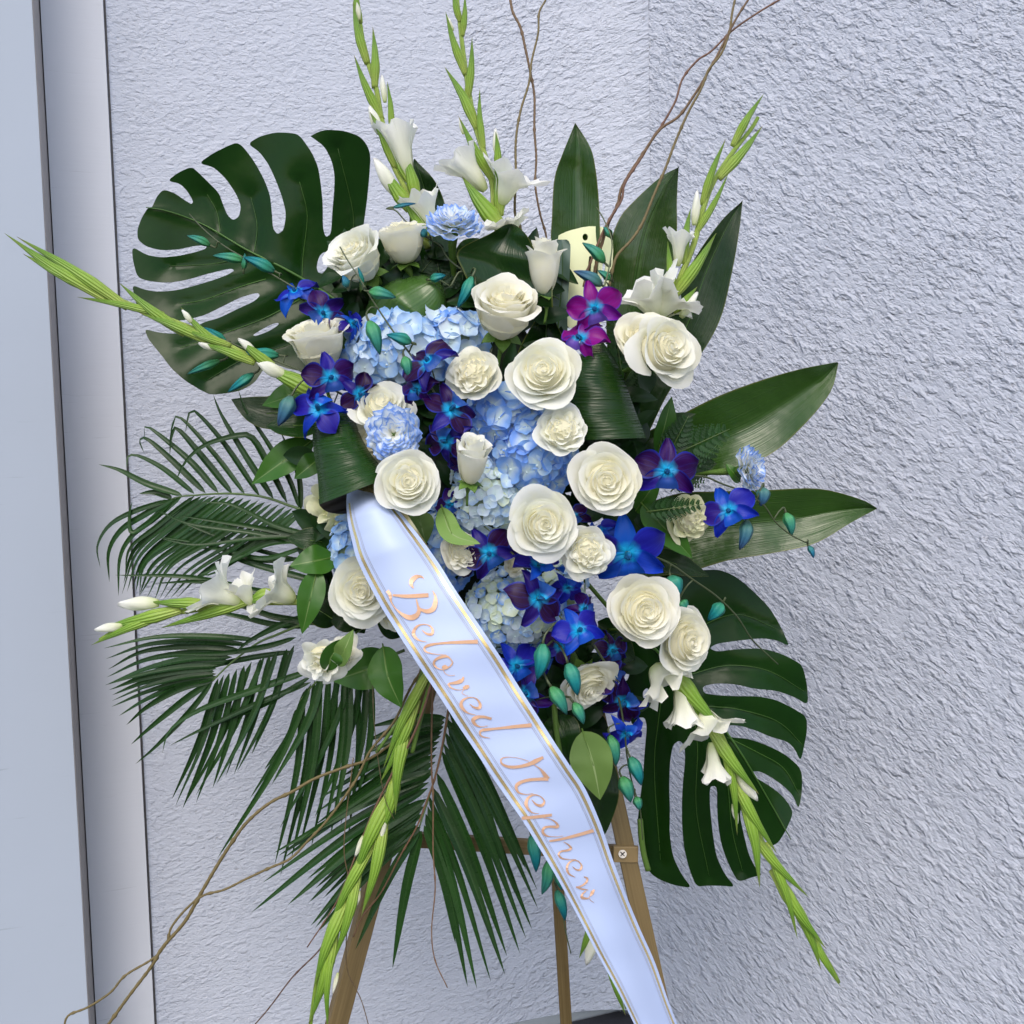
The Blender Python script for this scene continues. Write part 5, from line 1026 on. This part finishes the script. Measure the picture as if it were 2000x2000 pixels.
def glad(label, stem, d, bracts, whites=(), funnels=(), rs=0.0042):
    th = Thing('gladiolus', label, 'gladiolus', P(*stem[0], d[0]), 'white gladiolus stems'); n_ = len(stem)
    dd = lambda x, y: d[0] + (d[1] - d[0]) * dist_line(x, y, stem)[1] / (n_ - 1)
    v, f, uv = tube([P(x, y, dd(x, y)) for x, y in stem], [rs, rs * 0.9, rs * 0.6], n_ * 5, 8); th.part('stem', v, f, M_glad, np.array(uv) * (1, 0.3))
    for k, (b, t, wp) in enumerate(bracts):
        q = dd(*b) - 0.003; b = (b[0] - (t[0] - b[0]) * 0.26, b[1] - (t[1] - b[1]) * 0.26); a_, b_ = P(*b, q), P(*t, q - 0.006 + 0.004 * math.sin(k * 2.3)); L = np.linalg.norm(b_ - a_)
        side = 1 if k % 2 else -1
        v, f, uv = spindle(a_, b_, m(wp * (0.92 + 0.14 * math.sin(k * 1.7)), q), V3(side * 0.03, 0.015 * math.sin(k * 3.1), 0.05) * L, 20, 12, 0.55, lambda s: (0.62 + 0.38 * math.sin(min(1, s / 0.35) * math.pi / 2)) * (1 - max(0, (s - 0.30) / 0.70) ** 1.25) * (1 + 0.03 * math.sin(s * 21 + k)) + 0.01)
        th.part('bract', v, f, M_glad, uv)
    for k, (b, t, wp) in enumerate(whites): closed(th, b, t, wp, dd(*b) - 0.006, k)
    for k, (b, t, wp, op) in enumerate(funnels): funnel(th, b, t, wp, dd(*b) - 0.010, k + 3, op)
glad('tall gladiolus at the upper left of the top', [(836, 485), (817, 435), (792, 370), (763, 308), (745, 232), (734, 170), (712, 98), (698, 0), (694, -40)], (1.33, 1.37),
     [((712, 100), (689, 2), 20), ((731, 148), (728, 52), 17), ((735, 208), (691, 106), 20), ((763, 236), (756, 158), 16), ((702, 30), (692, -30), 14), ((766, 306), (722, 218), 26), ((800, 345), (758, 262), 30), ((808, 372), (786, 292), 30), ((790, 392), (745, 322), 28), ((825, 450), (775, 372), 26)],
     [((742, 262), (722, 208), 24), ((752, 200), (746, 148), 15), ((782, 388), (732, 312), 34), ((702, 40), (697, 5), 12)], [((800, 350), (770, 240), 52, 0.35), ((846, 445), (815, 372), 52, 0.35)])
glad('tall gladiolus left of the crossing willow branches', [(985, 480), (966, 417), (962, 362), (948, 308), (926, 236), (912, 156), (901, 72), (893, 0), (890, -40)], (1.33, 1.37),
     [((902, 122), (870, 22), 18), ((920, 228), (868, 130), 20), ((950, 328), (895, 226), 22), ((904, 54), (908, -12), 16), ((896, 30), (884, -20), 14), ((914, 172), (922, 72), 16), ((943, 268), (937, 172), 17), ((971, 318), (968, 256), 18), ((966, 428), (902, 344), 34), ((974, 400), (966, 315), 24)],
     [((969, 300), (968, 252), 16), ((905, 262), (898, 232), 11), ((885, 60), (872, 30), 10)], [((948, 372), (888, 300), 54, 0.45), ((978, 400), (1006, 318), 62, 0.9), ((1005, 470), (985, 418), 44, 0.9)])
glad('gladiolus leaning outward at the upper right', [(1290, 640), (1326, 549), (1355, 477), (1370, 419), (1391, 361), (1427, 303), (1467, 252), (1480, 230)], (1.31, 1.35),
     [((1443, 265), (1492, 183), 18), ((1421, 328), (1490, 245), 19), ((1380, 374), (1418, 270), 18), ((1370, 435), (1423, 338), 18), ((1337, 493), (1349, 406), 20), ((1334, 552), (1399, 455), 24), ((1314, 545), (1304, 470), 20), ((1325, 600), (1362, 560), 22)],
     [((1356, 440), (1362, 374), 20), ((1330, 620), (1362, 572), 22)], [((1324, 520), (1328, 448), 34, 0.5), ((1290, 620), (1250, 545), 78, 0.7), ((1280, 620), (1326, 562), 70, 0.6)])
glad('long gladiolus reaching to the far left edge', [(600, 752), (530, 715), (471, 688), (399, 652), (344, 630), (290, 609), (225, 583), (156, 554), (109, 518), (60, 490)], (1.29, 1.27),
     [((170, 560), (8, 455), 24), ((205, 572), (32, 462), 22), ((160, 556), (44, 495), 22), ((285, 607), (150, 580), 20), ((335, 632), (232, 552), 22), ((380, 655), (270, 610), 20), ((420, 668), (353, 600), 22), ((475, 700), (385, 668), 24), ((520, 705), (464, 660), 22), ((600, 758), (505, 715), 38), ((430, 668), (350, 640), 20)],
     [((500, 690), (466, 662), 20), ((420, 682), (388, 670), 16), ((560, 735), (504, 708), 32), ((375, 630), (356, 606), 14)])
glad('horizontal gladiolus with open white flowers at mid left', [(600, 1178), (571, 1176), (480, 1178), (400, 1188), (300, 1205), (230, 1230), (195, 1250)], (1.29, 1.27),
     [((300, 1208), (178, 1260), 22), ((320, 1198), (192, 1228), 26), ((380, 1178), (290, 1176), 26), ((460, 1180), (313, 1227), 30), ((520, 1162), (478, 1178), 30)],
     [((240, 1222), (186, 1230), 22), ((310, 1178), (232, 1180), 34)], [((470, 1178), (395, 1142), 64, 0.75), ((490, 1180), (462, 1130), 44, 0.4), ((575, 1172), (510, 1140), 64, 0.8)])
glad('long gladiolus pointing down to the lower right', [(1300, 1280), (1332, 1329), (1375, 1380), (1412, 1445), (1437, 1517), (1462, 1583), (1491, 1651), (1517, 1699), (1553, 1771), (1596, 1843), (1622, 1887), (1638, 1918)], (1.27, 1.33),
     [((1328, 1325), (1412, 1425), 38), ((1340, 1350), (1370, 1408), 24), ((1408, 1452), (1483, 1552), 30), ((1416, 1480), (1440, 1632), 24), ((1445, 1540), (1518, 1668), 24), ((1455, 1580), (1484, 1735), 24), ((1488, 1650), (1581, 1754), 24), ((1508, 1685), (1558, 1835), 22), ((1530, 1730), (1614, 1854), 24), ((1556, 1778), (1604, 1895), 22), ((1592, 1835), (1642, 1928), 20)],
     [((1440, 1510), (1478, 1562), 28), ((1432, 1570), (1440, 1608), 14)], [((1325, 1335), (1342, 1422), 46, 0.5), ((1370, 1385), (1398, 1440), 62, 0.9), ((1388, 1450), (1400, 1530), 36, 0.4), ((1275, 1300), (1318, 1348), 76, 0.55)])
glad('drooping bright green gladiolus left of the easel leg', [(842, 1300), (825, 1336), (803, 1391), (781, 1463), (763, 1535), (738, 1608), (701, 1680), (672, 1753), (647, 1825), (622, 1898), (605, 2010)], (1.29, 1.28),
     [((822, 1345), (748, 1502), 24), ((800, 1400), (742, 1530), 22), ((790, 1450), (772, 1592), 30), ((768, 1535), (735, 1650), 34), ((752, 1580), (690, 1722), 32), ((742, 1640), (705, 1792), 24), ((712, 1680), (640, 1822), 28), ((690, 1740), (650, 1882), 26), ((665, 1790), (612, 1932), 26), ((645, 1850), (602, 2005), 26), ((650, 1860), (640, 2015), 22)],
     [((752, 1580), (744, 1645), 20), ((712, 1630), (694, 1672), 14), ((702, 1740), (694, 1772), 12), ((660, 1900), (650, 1940), 10)], rs=0.004)
glad('small gladiolus tip poking out below the ribbon', [(1185, 1770), (1165, 1810), (1150, 1850)], (1.38, 1.38), [((1165, 1795), (1131, 1872), 24)], [((1168, 1810), (1146, 1882), 30)], rs=0.002)
glad('hidden gladiolus leaf blade beside the lower ribbon', [(1190, 1860), (1215, 1930), (1222, 1970)], (1.40, 1.40), [((1195, 1880), (1222, 1984), 22)], rs=0.002)
def stemline(label, pts, d, r, mat=G_stem):
    th = Thing('cut_stem', label, 'stem', P(*pts[0], d), 'bare flower stems'); v, f, uv = tube([P(x, y, d) for x, y in pts], r, 16, 8); th.part('stem', v, f, mat, uv)
stemline('thick green stem right of the ribbon under the blooms', [(1082, 1360), (1086, 1420), (1098, 1500)], 1.29, 0.0036)
stemline('green stem fanning out below left of the ribbon', [(830, 1300), (800, 1370), (770, 1420), (735, 1470)], 1.285, 0.0022)
stemline('bright green stem beside the hanging gladiolus top', [(845, 1320), (822, 1400), (805, 1470)], 1.285, 0.003)
stemline('grey blue leaf stalk edging the right monstera', [(1250, 1600), (1256, 1660), (1266, 1700)], 1.385, 0.004)

# ------------------------------------------------------------------ the ribbon
pairs = [((679, 950), (716, 950)), ((677, 985), (748, 966)), ((680, 1020), (785, 1005)), ((687, 1052), (803, 1028)), ((700, 1098), (825, 1056)), ((738, 1173), (858, 1102)), ((769, 1224), (886, 1147)), ((814, 1294), (932, 1215)), ((861, 1364), (978, 1284)), ((897, 1420), (1016, 1345)),
         ((926, 1463), (1045, 1390)), ((960, 1515), (1080, 1445)), ((993, 1563), (1116, 1500)), ((1022, 1605), (1144, 1543)), ((1064, 1674), (1174, 1612)), ((1098, 1733), (1198, 1683)), ((1137, 1806), (1224, 1752)), ((1168, 1866), (1250, 1815)), ((1205, 1933), (1278, 1878)), ((1236, 1995), (1304, 1952)), ((1262, 2050), (1330, 2020))]
NS, NT = 220, 41
Lr = spline([a for a, b in pairs], NS); Rr = spline([b for a, b in pairs], NS)
kk = np.linspace(0, 1, NS)
dC = np.interp(kk, [0, .05, .12, .3, .55, .75, 1], [1.235, 1.19, 1.17, 1.155, 1.155, 1.165, 1.185])
dE = np.interp(kk, [0, .08, .2, .5, .6, .8, 1], [0.0, 0.0, 0.0, 0.008, 0.02, 0.045, 0.055])
dB = np.interp(kk, [0, .1, .25, 1], [0.022, 0.018, 0.003, 0.004])
RP = np.zeros((NS, NT, 2)); RD_ = np.zeros((NS, NT))
for j in range(NT):
    t = j / (NT - 1); RP[:, j] = Lr * (1 - t) + Rr * t; RD_[:, j] = dC + dE * t + dB * (2 * t - 1) ** 2 + (0.035 * np.clip((0.045 - kk) / 0.045, 0, 1) ** 2)
_kk = kk[:, None]; _tt = np.linspace(0, 1, NT)[None, :]
RD_ = RD_ + 0.0016 * np.sin(_kk * 27 + _tt * 3.2) + 0.0009 * np.sin(_kk * 61 - _tt * 2.5) + 0.0012 * np.sin(_kk * 9 + _tt * 7)
def rib_pt(si, t, off=0.0):
    s0 = min(int(si), NS - 2); a = si - s0; j = t * (NT - 1); j0 = min(int(j), NT - 2); b = j - j0
    q = lambda A: (A[s0, j0] * (1 - a) * (1 - b) + A[s0 + 1, j0] * a * (1 - b) + A[s0, j0 + 1] * (1 - a) * b + A[s0 + 1, j0 + 1] * a * b)
    p = q(RP); return P(p[0], p[1], q(RD_) - off)
def rib_mat():
    mt, n, l, b = mat_new('ribbon_satin'); tc, sp = uvxy(n, l)
    ns = noise(n, l, tc.outputs['Object'], 14, 2); l.new(mixc(n, l, ns.outputs[0], (0.44, 0.53, 0.755), (0.42, 0.515, 0.75)), b.inputs['Base Color'])
    b.inputs['Roughness'].default_value = 0.48; b.inputs['Anisotropic'].default_value = 0.3
    w_ = n.new('ShaderNodeMath'); w_.operation = 'SINE'; l.new(math_(n, l, 'MULTIPLY', sp.outputs[1], 2600), w_.inputs[0]); bump(n, l, b, w_.outputs[0], 0.05, 0.0003); return mt
rb = Thing('ribbon', 'long pale satin memorial ribbon with gold edges and script lettering', 'ribbon', P(960, 1400, 1.155))
v = []; uv = []
for i in range(NS):
    for j in range(NT): v.append(P(RP[i, j, 0], RP[i, j, 1], RD_[i, j])); uv.append((j / (NT - 1), i / (NS - 1)))
rb.part('satin_band', v, grid(NT, NS), rib_mat(), uv, 0.0004)
def stripe(t0, t1, mat, off, name, s0=0, s1=NS - 1):
    v = []; uv = []
    for i in range(int(s0), int(s1) + 1):
        for j in range(4): v.append(rib_pt(min(i, NS - 1.001), t0 + (t1 - t0) * j / 3, off)); uv.append((j / 3, i / NS))
    rb.part(name, v, grid(4, len(v) // 4), mat, uv)
stripe(0.055, 0.100, M_gold, 0.0012, 'gold_stripe'); stripe(0.900, 0.945, M_gold, 0.0012, 'gold_stripe')
for t in (0.140, 0.160, 0.840, 0.860): stripe(t, t + 0.0045, M_line, 0.0011, 'hairline')
cA = lambda p: zc(660, 940, 6.44, p); cB = lambda p: zc(740, 1120, 6.44, p); cC = lambda p: zc(880, 1340, 6.44, p); cD = lambda p: zc(980, 1500, 6.44, p)
flat = RP.reshape(-1, 2); flatd = RD_.reshape(-1)
def rdep(x, y):
    q = (flat[:, 0] - x) ** 2 + (flat[:, 1] - y) ** 2; k = np.argpartition(q, 4)[:4]; w_ = 1 / (q[k] + 0.05); return float((flatd[k] * w_).sum() / w_.sum())
def stroke(pts, ws, layer):
    n_ = max(12, len(pts) * 7); c = spline(pts, n_); t = np.gradient(c, axis=0); wv = np.interp(np.linspace(0, 1, n_), np.linspace(0, 1, len(ws)), ws)
    v = []
    for i in range(n_):
        tt = t[i] / (np.linalg.norm(t[i]) + 1e-9); nn = np.array([-tt[1], tt[0]]); 
        for s_ in (-1, 1):
            q = c[i] + nn * wv[i] / 2 * s_; v.append(P(q[0], q[1], rdep(*c[i]) - 0.0016 - 0.00004 * layer))
    return v, grid(2, n_)
letters = [
  ('letter_b', [(cA([(1080, 1225), (1050, 1200), (990, 1200), (935, 1240), (920, 1290), (950, 1345)]), [1, 5, 9, 10, 7, 2]),
         (cA([(690, 1432), (850, 1445), (1000, 1440), (1140, 1432)]), [4, 7, 8, 8]),
         (cA([(620, 1375), (655, 1430), (672, 1520), (730, 1605), (820, 1680), (910, 1715), (985, 1690), (1020, 1625), (1005, 1560), (985, 1480)]), [7, 6, 1.5, 2, 5, 9, 11, 8, 4, 2]),
         (cA([(1000, 1590), (1060, 1620), (1130, 1635), (1195, 1605), (1222, 1540), (1225, 1450), (1190, 1375)]), [4, 6, 9, 10, 9, 5, 1])]),
  ('letter_e', [(cB([(540, 710), (600, 758), (655, 765), (680, 725), (645, 662), (570, 640), (485, 662), (437, 735), (452, 795), (510, 842), (600, 862)]), [1, 4, 6, 4, 1.5, 2.5, 5, 7, 5, 2, 1])]),
  ('letter_l', [(cB([(1245, 858), (1050, 864), (850, 873), (700, 888), (610, 910), (572, 942), (595, 985), (690, 1012), (850, 1025)]), [8, 7, 6.5, 5, 4, 6, 3, 1.2, 1])]),
  ('letter_o', [(cB([(905, 1080), (860, 1045), (780, 1052), (710, 1090), (692, 1140), (735, 1190), (810, 1210), (880, 1180), (925, 1125), (905, 1080)]), [2, 4.5, 6, 5, 4.5, 2.5, 1.5, 2, 3, 2]),
         (cB([(795, 1185), (830, 1178), (870, 1185)]), [5, 9, 4]), (cB([(805, 1205), (840, 1262), (900, 1285), (955, 1280)]), [1.5, 1, 1, 1])]),
  ('letter_v', [(cB([(1065, 1300), (1045, 1345), (980, 1372), (880, 1385)]), [3, 8, 6, 3]), (cB([(870, 1385), (905, 1435), (990, 1465), (1075, 1455)]), [4, 2.5, 1.2, 1]),
         (cB([(1060, 1445), (1100, 1430), (1135, 1415)]), [5, 9, 5]), (cB([(1075, 1455), (1045, 1505), (1120, 1545)]), [1.2, 1, 1])]),
  ('letter_e', [(cB([(1140, 1640), (1200, 1685), (1262, 1690), (1272, 1640), (1220, 1572), (1140, 1560), (1062, 1590), (1032, 1645), (1060, 1705), (1120, 1755), (1215, 1780)]), [1, 4, 6.5, 4, 1.5, 2.5, 5, 7, 5, 2, 1])]),
  ('letter_d', [(cC([(515, 412), (420, 388), (330, 392), (283, 430), (312, 482), (375, 512), (470, 500)]), [5, 5, 6, 8, 5, 1.5, 1]),
         (cC([(1020, 492), (850, 506), (650, 527), (480, 545), (390, 558), (368, 595), (400, 635), (500, 655)]), [8, 7, 6.5, 5, 4.5, 6, 3, 1])]),
  ('letter_n', [(cC([(1165, 895), (1090, 935), (980, 985), (850, 1015), (730, 1015), (645, 975), (640, 915), (720, 893), (850, 905), (985, 945)]), [5, 9, 7, 6, 6, 4, 2, 1, 1, 1]),
         (cC([(1045, 985), (1130, 1045), (1185, 1115), (1225, 1170)]), [1, 2.5, 7, 9]), (cC([(1230, 1165), (1100, 1172), (980, 1182), (880, 1212), (825, 1262), (855, 1335), (940, 1362), (1040, 1350)]), [8, 6, 6, 6, 7, 4, 1.5, 1])]),
  ('letter_e', [(cC([(1020, 1430), (1080, 1490), (1145, 1502), (1180, 1450), (1130, 1388), (1050, 1368), (982, 1400), (950, 1470), (972, 1540), (1030, 1592), (1110, 1605)]), [1, 4, 6, 3, 1.5, 3, 5, 7, 5, 2, 1])]),
  ('letter_p', [(cC([(1275, 1620), (1150, 1638), (1020, 1652), (895, 1662)]), [5, 6.5, 6, 6.5]), (cC([(1170, 1660), (1270, 1680), (1335, 1728), (1345, 1770), (1250, 1768), (1180, 1782), (1160, 1830), (1205, 1882), (1320, 1895), (1420, 1885)]), [1, 1.5, 3.5, 6, 4, 5, 5, 1.5, 1, 1])]),
  ('letter_h', [(cD([(1155, 787), (950, 845), (750, 895), (600, 920)]), [7, 6.5, 5, 4]), (cD([(780, 930), (838, 965), (872, 1008), (830, 1035), (745, 1050), (715, 1090), (760, 1137), (850, 1150), (935, 1150)]), [1, 2.5, 5, 4, 3, 4, 2, 1, 1])]),
  ('letter_e', [(cD([(890, 1240), (935, 1278), (985, 1280), (1003, 1228), (960, 1172), (890, 1165), (835, 1208), (820, 1272), (850, 1335), (925, 1375)]), [1, 3, 4.5, 2.5, 2, 3, 4, 5, 3, 1])]),
  ('letter_w', [(cD([(1035, 1368), (1075, 1388), (1065, 1435), (1010, 1480), (950, 1500)]), [1.5, 4, 4, 3, 2.5]), (cD([(935, 1495), (1000, 1520), (1060, 1530), (1090, 1538)]), [3, 3, 2.5, 1]), (cD([(1060, 1545), (1012, 1590), (1012, 1630), (1080, 1640), (1115, 1610)]), [2, 3, 6, 3, 1]),
         (cD([(1165, 1530), (1140, 1565), (1115, 1608)]), [3, 7, 3]), (cD([(1100, 1640), (1125, 1672), (1160, 1692)]), [1, 1, 0.8])]),
]
for name, sts in letters:
    v = []; f = []
    for k, (pts, ws) in enumerate(sts):
        a, b = stroke(pts, ws, k); o = len(v); v += a; f += [tuple(o + i for i in q) for q in b]
    rb.part(name, v, f, M_rgold)
# back loop of the ribbon seen behind its top edge
v, f, uv = strap([P(700, 948, 1.235), P(745, 962, 1.225), P(785, 1006, 1.215), P(830, 1075, 1.22)], lambda s: 0.006, V3(0.5, 0.3, 1), 0.05, 16, 4); rb.part('ribbon_back', v, f, M_gold, uv, 0.0003)
